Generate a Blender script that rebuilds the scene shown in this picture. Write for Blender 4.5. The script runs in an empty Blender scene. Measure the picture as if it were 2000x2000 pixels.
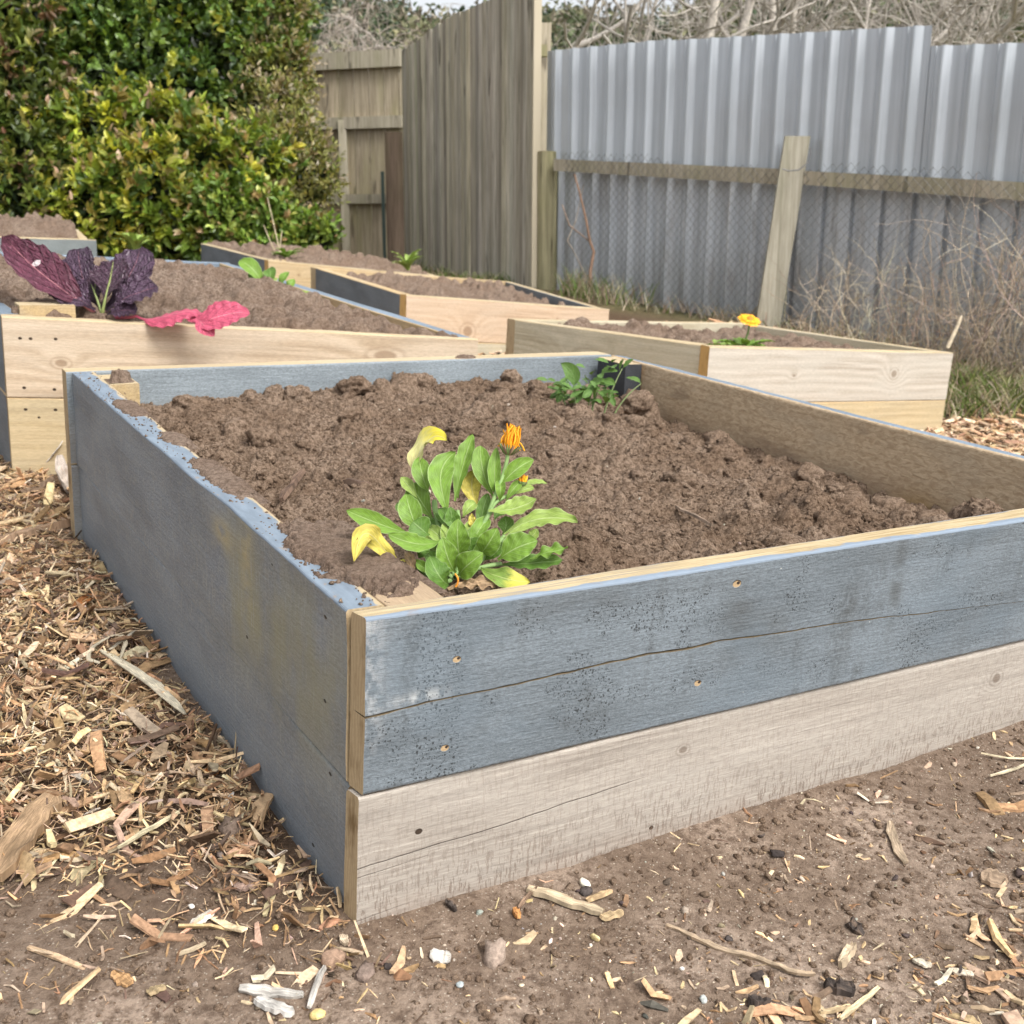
import bpy, math, random
import numpy as np
random.seed(7); RNG=np.random.default_rng(7)
scene=bpy.context.scene
COL=scene.collection
# ------------------------------------------------------------------ camera model / frames
F=2192.34; CZ=0.815
Wm=np.array([[ 0.99998386,  0.00568173,  0.],[ 0.00137348, -0.24173285,  0.97034187],[ 0.00551322, -0.97032621, -0.24173675]])
Rb=np.array([[0.85706263,-0.51244932,0.05328551],[-0.0980309,-0.26373618,-0.95960053],[0.50579995,0.81721412,-0.27627429]])
Bm=Wm@Rb
TB=np.array([-0.17141571,1.0908805,-0.37629118+CZ])
CAM=np.array([0,0,CZ])
def ray(u,v): return Wm@np.array([(u-1000)/F,(v-1000)/F,1.0])
def D(u,v,d): return CAM+ray(u,v)*d                       # world point at measured depth d
def b2w(P): P=np.asarray(P,float); return P@Bm.T+TB        # bed frame -> world
def w2b(P): return (np.asarray(P,float)-TB)@Bm
def PZ(u,v,z):                                             # world point of the ray at bed-frame height z
    n=Bm[:,2]; o=b2w((0,0,z)); r=ray(u,v); return CAM+r*((n@(o-CAM))/(n@r))
def BZ(u,v,z): return w2b(PZ(u,v,z))
def depth(P): return float((np.asarray(P)-CAM)@Wm[:,2])
def project(P):
    c=(np.asarray(P)-CAM)@Wm
    return 1000+F*c[...,0]/c[...,2],1000+F*c[...,1]/c[...,2],c[...,2]
def nrm(v): v=np.asarray(v,float); return v/(np.linalg.norm(v,axis=-1,keepdims=True)+1e-12)
# ------------------------------------------------------------------ noise
def _h(ix,iy,iz,s):
    h=(ix*374761393+iy*668265263+iz*2147483647+s*974634777)&0xffffffff
    h=((h^(h>>13))*1274126177)&0xffffffff
    h=(h^(h>>16))
    return (h&0xffffff)/float(0xffffff)
def vn(x,y,z=0.0,s=0):
    x,y,z=np.broadcast_arrays(np.asarray(x,float),np.asarray(y,float),np.asarray(z,float))
    ix=np.floor(x).astype(np.int64);iy=np.floor(y).astype(np.int64);iz=np.floor(z).astype(np.int64)
    fx=x-ix;fy=y-iy;fz=z-iz
    fx=fx*fx*(3-2*fx);fy=fy*fy*(3-2*fy);fz=fz*fz*(3-2*fz)
    r=0
    for a in (0,1):
        for b in (0,1):
            for c in (0,1):
                w=(fx if a else 1-fx)*(fy if b else 1-fy)*(fz if c else 1-fz)
                r=r+w*_h(ix+a,iy+b,iz+c,s)
    return r*2-1
def fbm(x,y,z=0.0,o=4,s=0):
    r=0;a=1.0;t=0
    for i in range(o):
        r=r+a*vn(np.asarray(x)*2**i,np.asarray(y)*2**i,np.asarray(z)*2**i,s+i);t+=a;a*=.5
    return r/t
def sstep(a,b,x): t=np.clip((np.asarray(x,float)-a)/(b-a),0,1); return t*t*(3-2*t)
# ------------------------------------------------------------------ objects
def new_mesh(name,verts,faces,mats=None,fmat=None,smooth=False,attrs=None,cols=None):
    me=bpy.data.meshes.new(name)
    verts=np.asarray(verts,np.float32)
    if isinstance(faces,np.ndarray):
        nf,k=faces.shape
        me.vertices.add(len(verts)); me.vertices.foreach_set('co',verts.ravel())
        me.loops.add(nf*k); me.loops.foreach_set('vertex_index',faces.ravel().astype(np.int32))
        me.polygons.add(nf); me.polygons.foreach_set('loop_start',np.arange(0,nf*k,k,dtype=np.int32))
        try: me.polygons.foreach_set('loop_total',np.full(nf,k,dtype=np.int32))
        except Exception: pass
        me.update(calc_edges=True); me.validate()
    else:
        me.from_pydata([tuple(map(float,v)) for v in verts],[],[tuple(map(int,f)) for f in faces]); me.update()
    for m in (mats or []): me.materials.append(m)
    if fmat is not None: me.polygons.foreach_set('material_index',np.asarray(fmat,np.int32))
    me.polygons.foreach_set('use_smooth',np.full(len(me.polygons),bool(smooth)))
    for nm,arr in (attrs or {}).items():
        a=me.attributes.new(nm,'FLOAT_VECTOR','POINT'); a.data.foreach_set('vector',np.asarray(arr,np.float32).ravel())
    if cols is not None:
        c=np.ones((len(verts),4),np.float32); c[:,:3]=cols
        a=me.attributes.new('col','FLOAT_COLOR','POINT'); a.data.foreach_set('color',c.ravel())
    return me
def obj(name,me,parent=None,origin=None):
    o=bpy.data.objects.new(name,me); COL.objects.link(o)
    if parent is not None: o.parent=parent
    return o
def tag(o,label=None,cat=None,group=None,kind=None):
    if label: o['label']=label
    if cat: o['category']=cat
    if group: o['group']=group
    if kind: o['kind']=kind
    return o
def thing(name,label,cat,loc,group=None):
    o=bpy.data.objects.new(name,None); COL.objects.link(o); o.location=tuple(map(float,loc)); o.empty_display_size=.1
    return tag(o,label,cat,group)
def part(name,verts,faces,root,mats=None,label=None,parent=None,**k):
    """mesh given in world coordinates, parented under root (an Empty at root.location)"""
    off=np.array(root.location) if root is not None else np.zeros(3)
    v=np.asarray(verts,float)-off
    me=new_mesh(name,v,faces,mats,**k)
    o=obj(name,me,parent if parent is not None else root)
    if label: o['label']=label
    return o
def solo(name,verts,faces,loc,mats=None,label=None,cat=None,group=None,kind=None,**k):
    loc=np.asarray(loc,float)
    me=new_mesh(name,np.asarray(verts,float)-loc,faces,mats,**k)
    o=obj(name,me); o.location=tuple(loc); return tag(o,label,cat,group,kind)
class MB:
    def __init__(s): s.v=[];s.f=[];s.m=[];s.a=[];s.c=[];s.n=0
    def add(s,v,f,m=0,a=None,c=None):
        v=np.asarray(v,float); s.v.append(v)
        for q in f: s.f.append(tuple(int(i)+s.n for i in q)); s.m.append(m)
        s.a.append(np.zeros((len(v),3)) if a is None else np.asarray(a,float)+np.zeros((len(v),3)))
        s.c.append(np.ones((len(v),3))*.5 if c is None else np.asarray(c,float)+np.zeros((len(v),3)))
        s.n+=len(v)
    def kw(s,attr='bc'):
        return dict(verts=np.concatenate(s.v),faces=s.f,fmat=s.m,attrs={attr:np.concatenate(s.a)},cols=np.concatenate(s.c))
# ------------------------------------------------------------------ node helpers
class NT:
    def __init__(s,name):
        s.m=bpy.data.materials.new(name); s.m.use_nodes=True; s.t=s.m.node_tree; s.t.nodes.clear()
        s.out=s.t.nodes.new('ShaderNodeOutputMaterial')
    def n(s,ty,**k):
        nd=s.t.nodes.new(ty)
        for a,v in k.items():
            if a.startswith('_'): setattr(nd,a[1:],v)
            else:
                key=a if a in [i.name for i in nd.inputs] else a.replace('_',' ')
                s.set(nd.inputs[key],v)
        return nd
    def set(s,sock,v):
        if isinstance(v,bpy.types.NodeSocket): s.t.links.new(v,sock)
        else:
            if sock.type=='RGBA' and len(v)==3: v=(*v,1)
            sock.default_value=v
    def math(s,op,a,b=0.0,clamp=False):
        nd=s.t.nodes.new('ShaderNodeMath'); nd.operation=op; nd.use_clamp=clamp
        s.set(nd.inputs[0],a); s.set(nd.inputs[1],b); return nd.outputs[0]
    def vmul(s,v,m):
        nd=s.t.nodes.new('ShaderNodeVectorMath'); nd.operation='MULTIPLY'; s.set(nd.inputs[0],v); s.set(nd.inputs[1],m); return nd.outputs[0]
    def vadd(s,v,m):
        nd=s.t.nodes.new('ShaderNodeVectorMath'); nd.operation='ADD'; s.set(nd.inputs[0],v); s.set(nd.inputs[1],m); return nd.outputs[0]
    def noise(s,v,scale,detail=4,rough=.6,dist=0.0):
        nd=s.n('ShaderNodeTexNoise',Vector=v,Scale=float(scale),Detail=float(detail),Roughness=rough,Distortion=dist); return nd.outputs['Fac']
    def voro(s,v,scale,feat='F1',rnd=1.0,out='Distance'):
        nd=s.t.nodes.new('ShaderNodeTexVoronoi'); nd.feature=feat
        s.set(nd.inputs['Vector'],v); nd.inputs['Scale'].default_value=scale; nd.inputs['Randomness'].default_value=rnd
        return nd.outputs[out]
    def rng(s,v,a,b,c=0.0,d=1.0):
        nd=s.t.nodes.new('ShaderNodeMapRange'); nd.interpolation_type='SMOOTHSTEP'
        for i,x in enumerate((v,a,b,c,d)): s.set(nd.inputs[i],x)
        return nd.outputs[0]
    def mix(s,f,a,b,mode='MIX'):
        nd=s.t.nodes.new('ShaderNodeMix'); nd.data_type='RGBA'; nd.blend_type=mode
        s.set(nd.inputs[0],f); s.set(nd.inputs[6],a); s.set(nd.inputs[7],b); return nd.outputs[2]
    def ramp(s,v,stops):
        nd=s.t.nodes.new('ShaderNodeValToRGB'); s.set(nd.inputs[0],v); e=nd.color_ramp.elements
        while len(e)<len(stops): e.new(.5)
        for i,(p,c) in enumerate(stops): e[i].position=p; e[i].color=(*c,1) if len(c)==3 else c
        return nd.outputs[0]
    def attr(s,name): return s.n('ShaderNodeAttribute',_attribute_name=name)
    def sep(s,v):
        nd=s.t.nodes.new('ShaderNodeSeparateXYZ'); s.set(nd.inputs[0],v); return nd.outputs[0],nd.outputs[1],nd.outputs[2]
    def comb(s,x,y,z):
        nd=s.t.nodes.new('ShaderNodeCombineXYZ'); s.set(nd.inputs[0],x);s.set(nd.inputs[1],y);s.set(nd.inputs[2],z); return nd.outputs[0]
    def bump(s,h,strength,dist,normal=None):
        nd=s.n('ShaderNodeBump',Height=h,Strength=strength,Distance=dist)
        if normal is not None: s.set(nd.inputs['Normal'],normal)
        return nd.outputs[0]
    def bsdf(s,col,rough=.8,normal=None,spec=.3,metal=0.0,trans=None,tcol=None,coat=0.0):
        b=s.n('ShaderNodeBsdfPrincipled'); s.set(b.inputs['Base Color'],col); s.set(b.inputs['Roughness'],rough)
        b.inputs['Specular IOR Level'].default_value=spec; s.set(b.inputs['Metallic'],metal)
        if coat: b.inputs['Coat Weight'].default_value=coat; b.inputs['Coat Roughness'].default_value=.25
        if normal is not None: s.set(b.inputs['Normal'],normal)
        o=b.outputs[0]
        if trans:
            t=s.n('ShaderNodeBsdfTranslucent'); s.set(t.inputs['Color'],tcol if tcol is not None else col)
            if normal is not None: s.set(t.inputs['Normal'],normal)
            mx=s.t.nodes.new('ShaderNodeMixShader'); mx.inputs[0].default_value=trans
            s.t.links.new(o,mx.inputs[1]); s.t.links.new(t.outputs[0],mx.inputs[2]); o=mx.outputs[0]
        s.t.links.new(o,s.out.inputs[0]); return s.m
    def gauss(s,x,c,w):   # exp(-((x-c)/w)^2)
        d=s.math('DIVIDE',s.math('SUBTRACT',x,c),w); return s.math('POWER',2.71828,s.math('MULTIPLY',s.math('MULTIPLY',d,d),-1.0))
# ------------------------------------------------------------------ wood materials (attribute bc = metres along, up, across)
def wood_field(t,u,v,bc,knots,freq):
    field=t.math('ADD',v,t.math('MULTIPLY',t.noise(t.vmul(bc,(1.4,7,7)),1.0,3,.5),.05))
    kn=0.0
    for (ku,kv,su,sv,A) in knots:
        g=t.math('MULTIPLY',t.gauss(u,ku,su),t.gauss(v,kv,sv)); field=t.math('ADD',field,t.math('MULTIPLY',g,A))
        core=t.math('MULTIPLY',t.gauss(u,ku,su*.42),t.gauss(v,kv,sv*.42)); kn=t.math('ADD',kn,t.math('MULTIPLY',core,1.25)) 
    w=t.math('SINE',t.math('MULTIPLY',field,freq*6.283))
    return w,kn
def bare_wood(name,c_lo,c_hi,grey=(.3,.28,.26),knots=(),freq=55,greyamt=.35,dirt=None,rough=.75,nails=(),split=None,wa=.13):
    t=NT(name); bc=t.attr('bc').outputs['Vector']; u,v,w=t.sep(bc)
    wv,kn=wood_field(t,u,v,bc,knots,freq)
    fine=t.noise(t.vmul(bc,(6,220,220)),1.0,4,.65)
    wv=t.math('MULTIPLY',wv,t.rng(t.noise(t.vmul(bc,(3,25,25)),1.0,3,.6),.35,.65,.15,1.0))
    f=t.math('ADD',t.math('MULTIPLY',wv,wa),t.math('ADD',t.math('MULTIPLY',fine,.75),.12))
    c=t.mix(t.rng(f,.2,.85),c_lo,c_hi)
    blot=t.noise(t.vmul(bc,(2.5,9,9)),1.0,4,.6); st2=t.noise(t.vmul(t.vadd(bc,(4,1,0)),(1.6,60,60)),1.0,4,.6); c=t.mix(t.math('MULTIPLY',t.rng(st2,.5,.7),.35),c,tuple(x*.55 for x in c_lo))
    c=t.mix(t.math('MULTIPLY',t.rng(blot,.38,.68),greyamt),c,grey)
    if knots: c=t.mix(t.math('ADD',t.math('MULTIPLY',t.rng(kn,.62,.95),.65),t.math('MULTIPLY',t.math('MULTIPLY',t.rng(kn,.12,.3),t.rng(kn,.5,.3)),.28),True),c,(c_lo[0]*.5,c_lo[1]*.42,c_lo[2]*.36))
    fg=t.noise(t.vmul(bc,(60,420,420)),1.0,4,.7); kf=t.rng(fg,.3,.7,.86,1.12); c=t.vmul(c,t.comb(kf,kf,kf))
    h=t.math('ADD',t.math('ADD',fine,t.math('MULTIPLY',wv,.12)),t.math('MULTIPLY',fg,.6))
    for (nu,nv,nr) in nails:
        d=t.math('MULTIPLY',t.gauss(u,nu,nr*1.3),t.gauss(v,nv,nr)); m=t.rng(d,.35,.6)
        c=t.mix(m,c,(.05,.035,.025)); h=t.math('SUBTRACT',h,t.math('MULTIPLY',m,2.0))
    if dirt is not None:   # (height from bottom where dirt fades, colour)
        hb,dc=dirt
        tick=t.noise(t.vmul(bc,(260,45,1)),1.0,3,.7)
        patch=t.noise(t.vmul(bc,(7,14,1)),1.0,4,.6)
        low=t.rng(t.math('ADD',v,t.math('MULTIPLY',patch,.12)),hb,hb-.17)
        m=t.math('MULTIPLY',t.rng(tick,.50,.60),t.math('MULTIPLY',t.math('ADD',t.math('MULTIPLY',low,.8),.14),t.rng(patch,.25,.5)))
        c=t.mix(m,c,dc); 
        m2=t.math('MULTIPLY',t.rng(t.math('ADD',v,t.math('MULTIPLY',patch,.06)),hb-.1,hb-.17),.55); c=t.mix(m2,c,(.24,.165,.12))
        h=t.math('ADD',h,t.math('MULTIPLY',m,-1.2))
        ln=t.noise(t.vmul(bc,(2.2,190,1)),1.0,3,.7); lm=t.math('MULTIPLY',t.rng(ln,.66,.72),t.rng(t.noise(t.vmul(bc,(2,5,1)),1.0,2,.5),.45,.6))
        c=t.mix(t.math('MULTIPLY',lm,.7),c,(.1,.08,.07)); h=t.math('SUBTRACT',h,lm)
        wavy=t.math('ADD',t.math('SUBTRACT',v,t.math('MULTIPLY',u,.055)),t.math('MULTIPLY',t.noise(t.vmul(bc,(9,1,1)),1.0,2,.5),.006))
        for (cv,u0,u1,cw) in ((-.287,-.02,.42,.0006),(-.298,.0,.12,.0004),(-.352,.0,.10,.0004)):
            crk=t.math('MULTIPLY',t.gauss(wavy,cv,cw),t.rng(u,u1,u1-.12)); c=t.mix(t.math('MULTIPLY',crk,.85),c,(.05,.04,.035)); h=t.math('SUBTRACT',h,t.math('MULTIPLY',crk,2.0))
    nb=t.bump(h,.5,.0012)
    return t.bsdf(c,rough,nb,.2)
def end_grain(name,c1,c2):
    t=NT(name); bc=t.attr('bc').outputs['Vector']; u,v,w=t.sep(bc)
    ring=t.math('SINE',t.math('MULTIPLY',t.math('ADD',w,t.math('MULTIPLY',t.noise(t.vmul(bc,(20,12,20)),1.0,2,.5),.03)),900))
    g=t.noise(t.vmul(bc,(300,200,300)),1.0,3,.7)
    c=t.mix(t.math('ADD',t.math('MULTIPLY',ring,.22),g),c2,c1)
    c=t.mix(t.rng(t.noise(t.vmul(bc,(10,14,30)),1.0,3,.6),.5,.75),c,(c2[0]*.55,c2[1]*.5,c2[2]*.42))
    return t.bsdf(c,.85,t.bump(g,.4,.001),.15)
def paint(name,base=(.115,.142,.168),kind='plain',wear=.25,bare=(.42,.33,.2)):
    t=NT(name); bc=t.attr('bc').outputs['Vector']; u,v,w=t.sep(bc)
    grain=t.noise(t.vmul(bc,(9,170,170)),1.0,4,.6)
    big=t.noise(t.vmul(bc,(3.5,9,9)),1.0,5,.6)
    mid=t.noise(t.vmul(bc,(14,30,30)),1.0,4,.6)
    light=tuple(min(1,x*1.18+.006) for x in base); dark=tuple(x*.84 for x in base)
    c=t.mix(t.rng(big,.3,.7),dark,light)
    c=t.mix(t.math('MULTIPLY',t.rng(grain,.45,.75),.4),c,tuple(x*1.3 for x in base))
    fg=t.noise(t.vmul(bc,(110,330,330)),1.0,4,.7); sp_=t.noise(t.vmul(bc,(260,300,300)),1.0,3,.65)
    kf=t.math('ADD',t.rng(fg,.3,.7,.80,1.20),t.rng(sp_,.35,.7,-.10,.16)); c=t.vmul(c,t.comb(kf,kf,kf))
    h=t.math('ADD',t.math('ADD',grain,t.math('MULTIPLY',mid,.35)),t.math('MULTIPLY',fg,.9))
    # small paint chips that show wood
    chips=t.math('GREATER_THAN',t.noise(t.vmul(bc,(60,110,110)),1.0,3,.6),.735)
    c=t.mix(t.math('MULTIPLY',chips,wear*2.2,True),c,bare)
    if kind=='front':
        # whitish rubbed band at the left end, mould speckles, drip stains
        wn=t.noise(t.vmul(bc,(70,40,1)),1.0,4,.7)
        edge=t.math('MULTIPLY',t.rng(t.math('ADD',u,t.math('MULTIPLY',wn,.05)),.062,.03),t.rng(v,-.19,-.06))
        c=t.mix(t.math('MULTIPLY',t.math('MULTIPLY',edge,t.rng(wn,.42,.62)),.8),c,(.46,.47,.47))
        smear=t.math('MULTIPLY',t.math('MULTIPLY',t.gauss(v,-.098,.007),t.gauss(u,.062,.03)),t.rng(wn,.4,.6)); c=t.mix(smear,c,(.5,.51,.5))
        spots=t.math('LESS_THAN',t.math('ADD',t.voro(t.vmul(bc,(1,1,0)),170,rnd=1.0),t.math('MULTIPLY',t.noise(bc,60,1,.5),.25)),.36)
        spots2=t.math('LESS_THAN',t.voro(t.vmul(bc,(1,1,0)),330,rnd=1.0),.26)
        reg=t.rng(t.noise(t.vmul(t.vadd(bc,(3.1,.4,0)),(9,13,0)),1.0,4,.62),.52,.60)
        reg0=t.math('MULTIPLY',t.gauss(u,.085,.035),1.15)
        regm=t.math('MAXIMUM',reg,t.rng(t.math('MULTIPLY',reg0,t.math('ADD',mid,.45)),.45,.7))
        sp=t.math('MULTIPLY',t.math('MAXIMUM',spots,spots2),regm)
        c=t.mix(t.math('MULTIPLY',sp,.85),c,(.025,.028,.03))
        drip=t.noise(t.vmul(bc,(30,4.0,1)),1.0,3,.55); dm=t.math('MULTIPLY',t.math('MULTIPLY',t.rng(drip,.50,.72),t.rng(t.noise(t.vmul(bc,(4,9,1)),1.0,4,.6),.44,.6)),t.rng(t.noise(t.vmul(bc,(160,90,1)),1.0,3,.7),.35,.6))
        c=t.mix(t.math('MULTIPLY',dm,.6),c,(.06,.063,.063))
        for (gu,gv,su,sv,a) in ((.5,-.085,.03,.05,.75),(.56,-.10,.04,.035,.4),(.27,-.155,.05,.02,.45),(.78,-.06,.012,.07,.7),(.70,-.1,.015,.07,.35),(.25,-.02,.2,.018,.35),(.9,-.02,.3,.015,.4)):
            g=t.math('MULTIPLY',t.math('MULTIPLY',t.gauss(u,gu,su),t.gauss(v,gv,sv)),t.rng(mid,.3,.6)); c=t.mix(t.math('MULTIPLY',g,a),c,(.07,.073,.072))
        blue=t.rng(t.noise(t.vmul(t.vadd(bc,(7,2,0)),(5,8,0)),1.0,3,.5),.48,.62); c=t.mix(t.math('MULTIPLY',blue,.3),c,(.13,.17,.205))
        wh=t.math('GREATER_THAN',t.noise(t.vmul(bc,(120,150,1)),1.0,2,.6),.765); c=t.mix(t.math('MULTIPLY',wh,.8),c,(.6,.58,.52))
        for (nu,nv,nr) in ((.105,-.062,.0045),(.095,-.165,.0045),(.445,-.152,.005),(.49,-.027,.006)):
            d=t.math('MULTIPLY',t.gauss(u,nu,nr*1.1),t.gauss(v,nv,nr*.8)); m=t.rng(t.math('MULTIPLY',d,t.math('ADD',wn,.5)),.3,.5); c=t.mix(m,c,(.42,.3,.17)); h=t.math('SUBTRACT',h,t.math('MULTIPLY',m,2.5))
            m=t.rng(t.math('MULTIPLY',t.gauss(u,nu+.002,nr*.6),t.gauss(v,nv+.001,nr*.5)),.5,.7); c=t.mix(m,c,(.03,.02,.015))
        h=t.math('ADD',h,t.math('MULTIPLY',sp,-.4))
    if kind=='left':
        sm=t.noise(t.vmul(t.vadd(bc,(1.3,5,0)),(7,3.2,0)),1.0,4,.6)
        patch=t.math('ADD',t.math('MULTIPLY',t.gauss(u,.36,.13),t.gauss(v,-.10,.10)),t.math('MULTIPLY',t.gauss(u,.12,.2),t.gauss(v,-.11,.12)))
        c=t.mix(t.math('MULTIPLY',t.math('MULTIPLY',patch,t.rng(sm,.36,.6)),.65),c,(.31,.29,.17))
        d2=t.math('MULTIPLY',t.math('MULTIPLY',t.gauss(u,.33,.022),t.rng(v,-.19,-.03)),t.rng(mid,.3,.6)); c=t.mix(t.math('MULTIPLY',d2,.85),c,(.46,.39,.22))
        d3=t.math('MULTIPLY',t.math('MULTIPLY',t.gauss(u,.43,.05),t.gauss(v,-.045,.02)),t.rng(mid,.35,.55)); c=t.mix(t.math('MULTIPLY',d3,.85),c,(.46,.39,.22))
        # scratches
        sc=t.noise(t.vmul(t.vadd(bc,(0,0,0)),(170,16,1)),1.0,3,.7,.6); c=t.mix(t.math('MULTIPLY',t.math('MULTIPLY',t.rng(sc,.56,.66),t.rng(big,.35,.55)),.5),c,(.36,.37,.35))
        dust=t.noise(t.vmul(bc,(45,60,1)),1.0,5,.75); c=t.mix(t.math('MULTIPLY',t.rng(dust,.48,.66),.38),c,(.32,.31,.27))
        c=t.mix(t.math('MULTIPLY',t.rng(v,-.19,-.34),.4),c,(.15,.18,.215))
        for (nu,nv,nr) in ((.06,-.03,.003),(.06,-.13,.003),(.05,-.21,.003),(.33,-.155,.003),(.1,-.33,.003),(.23,-.025,.002)):
            m=t.rng(t.math('MULTIPLY',t.gauss(u,nu,nr*1.5),t.gauss(v,nv,nr*.8)),.35,.6); c=t.mix(m,c,(.03,.03,.025)); h=t.math('SUBTRACT',h,t.math('MULTIPLY',m,2.0))
    if kind=='inner':
        dz=t.rng(t.math('ADD',v,t.math('MULTIPLY',t.noise(t.vmul(bc,(8,8,1)),1.0,4,.6),.08)),-.01,-.10)
        c=t.mix(t.math('MULTIPLY',dz,.35),c,(.28,.22,.16))
        r2=t.math('SINE',t.math('MULTIPLY',t.math('ADD',v,t.math('MULTIPLY',t.noise(t.vmul(bc,(3,6,1)),1.0,2,.5),.12)),500)); c=t.mix(t.math('MULTIPLY',t.rng(r2,.3,1.0),.14),c,light)
    if kind=='top':
        wn=t.noise(t.vmul(bc,(10,60,60)),1.0,4,.65); 
        c=t.mix(t.rng(t.math('ADD',wn,t.math('MULTIPLY',w,-4.0)),.43,.5),c,bare)
    return t.bsdf(c,t.rng(grain,.2,.8,.45,.68),t.bump(h,.7,.0016),.4)
def left_top(name,base,bare):   # painted top of the left board, bare towards the inner edge, dirty
    t=NT(name); bc=t.attr('bc').outputs['Vector']; u,v,w=t.sep(bc)
    n=t.noise(t.vmul(bc,(16,60,60)),1.0,5,.65); n2=t.noise(t.vmul(bc,(40,50,60)),1.0,4,.6)
    c=t.mix(t.rng(n,.3,.7),tuple(x*.85 for x in base),tuple(x*1.15 for x in base))
    c=t.mix(t.rng(t.math('ADD',w,t.math('MULTIPLY',n,.03)),.050,.054),c,bare)
    c=t.mix(t.math('MULTIPLY',t.rng(t.math('ADD',n2,t.math('MULTIPLY',n,.5)),.86,.95),.6),c,(.28,.21,.15))
    return t.bsdf(c,.65,t.bump(n2,.5,.0012),.3)
def front_top(name,base,bare):
    t=NT(name); bc=t.attr('bc').outputs['Vector']; u,v,w=t.sep(bc)
    n=t.noise(t.vmul(bc,(14,30,60)),1.0,5,.6); st=t.noise(t.vmul(bc,(7,200,320)),1.0,4,.7)
    c=t.mix(t.rng(st,.35,.65),bare,(bare[0]*.62,bare[1]*.56,bare[2]*.44))
    c=t.mix(t.rng(t.math('ADD',w,t.math('MULTIPLY',n,.03)),.026,.021),c,base)     # blue along the outer arris
    c=t.mix(t.math('MULTIPLY',t.math('MULTIPLY',t.rng(t.math('ADD',w,t.math('MULTIPLY',n,.03)),.050,.054),t.rng(u,.45,.7)),.8),c,(.2,.23,.26))
    c=t.mix(t.math('MULTIPLY',t.math('MULTIPLY',t.rng(st,.5,.6),t.gauss(u,.2,.22)),.55),c,base)
    c=t.mix(t.math('MULTIPLY',t.rng(t.noise(t.vmul(bc,(30,50,60)),1.0,3,.6),.6,.7),.35),c,(.25,.18,.12))
    return t.bsdf(c,.75,t.bump(st,.6,.0015),.2)
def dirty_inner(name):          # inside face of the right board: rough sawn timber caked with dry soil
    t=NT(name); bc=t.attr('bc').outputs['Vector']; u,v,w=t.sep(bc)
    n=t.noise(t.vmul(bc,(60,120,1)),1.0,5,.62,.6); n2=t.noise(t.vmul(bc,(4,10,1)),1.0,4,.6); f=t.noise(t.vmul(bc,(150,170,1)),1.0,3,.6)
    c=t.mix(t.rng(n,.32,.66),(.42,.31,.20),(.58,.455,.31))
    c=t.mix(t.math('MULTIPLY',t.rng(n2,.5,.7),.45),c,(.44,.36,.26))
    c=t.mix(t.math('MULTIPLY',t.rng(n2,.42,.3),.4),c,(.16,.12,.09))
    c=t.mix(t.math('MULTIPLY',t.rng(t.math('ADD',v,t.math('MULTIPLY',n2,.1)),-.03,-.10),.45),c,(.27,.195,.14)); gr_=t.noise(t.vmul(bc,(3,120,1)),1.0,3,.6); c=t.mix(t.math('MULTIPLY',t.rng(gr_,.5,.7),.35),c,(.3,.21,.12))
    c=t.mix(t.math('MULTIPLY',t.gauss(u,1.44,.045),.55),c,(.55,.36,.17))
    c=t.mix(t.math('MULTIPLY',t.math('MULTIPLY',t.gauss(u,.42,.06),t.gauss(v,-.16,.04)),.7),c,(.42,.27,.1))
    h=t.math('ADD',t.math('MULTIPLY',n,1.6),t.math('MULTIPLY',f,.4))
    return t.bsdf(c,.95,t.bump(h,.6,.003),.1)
def soil_mat(name,c1,c2,c3,bs=1.0,scale=1.0):
    t=NT(name); tc=t.n('ShaderNodeNewGeometry').outputs['Position']
    n=t.noise(tc,7*scale,5,.6); f=t.noise(tc,130*scale,5,.8); g=t.noise(tc,420*scale,3,.7)
    c=t.mix(t.rng(n,.36,.64),c1,c2); c=t.mix(t.rng(f,.34,.62),c3,c)  # last mix darkens the bump hollows: crevice shade put into the colour
    c=t.mix(t.math('MULTIPLY',t.rng(g,.62,.72),.3),c,(.42,.33,.26))
    h=t.math('ADD',t.math('MULTIPLY',f,1.0),t.math('MULTIPLY',g,.7))
    return t.bsdf(c,.95,t.bump(h,1.0*bs,.008),.12)
def colmat(name,rough=.8,noise=(60,.25),bump=.4,trans=None,spec=.3,coat=0.0,metal=0.0,stretch=(1,1,1)):
    t=NT(name); a=t.attr('col').outputs['Color']; tc=t.n('ShaderNodeTexCoord').outputs['Object']
    n=t.noise(t.vmul(tc,stretch),noise[0],4,.65)
    k=t.rng(n,.25,.75,1-noise[1],1+noise[1])
    c=t.vmul(a,t.comb(k,k,k))
    return t.bsdf(c,rough,t.bump(n,bump,.002) if bump else None,spec,metal,trans,coat=coat)
M={}
M['paint_front']=paint('paint_front',kind='front',base=(.142,.168,.188))
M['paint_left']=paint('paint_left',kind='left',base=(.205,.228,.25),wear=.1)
M['paint_inner']=paint('paint_inner',kind='inner',base=(.19,.22,.24),wear=.12)
M['paint']=paint('paint_plain',base=(.135,.158,.18),wear=.15)
M['paint_blue']=paint('paint_blue',base=(.17,.215,.265),wear=.12)
M['paint_pale']=paint('paint_pale',base=(.2,.225,.225),wear=.15)
M['top_blue']=left_top('top_blue',(.19,.235,.285),(.45,.36,.23))
M['top_front']=front_top('top_front',(.22,.27,.33),(.54,.44,.28))
M['dark_post']=paint('paint_dark',base=(.03,.033,.038),wear=.1,bare=(.1,.1,.1))
M['end']=end_grain('end_grain',(.50,.39,.24),(.36,.265,.155))
M['end_dark']=end_grain('end_grain_dark',(.16,.12,.07),(.09,.07,.045))
M['end_orange']=end_grain('end_grain_orange',(.62,.4,.16),(.5,.3,.11))
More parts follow.
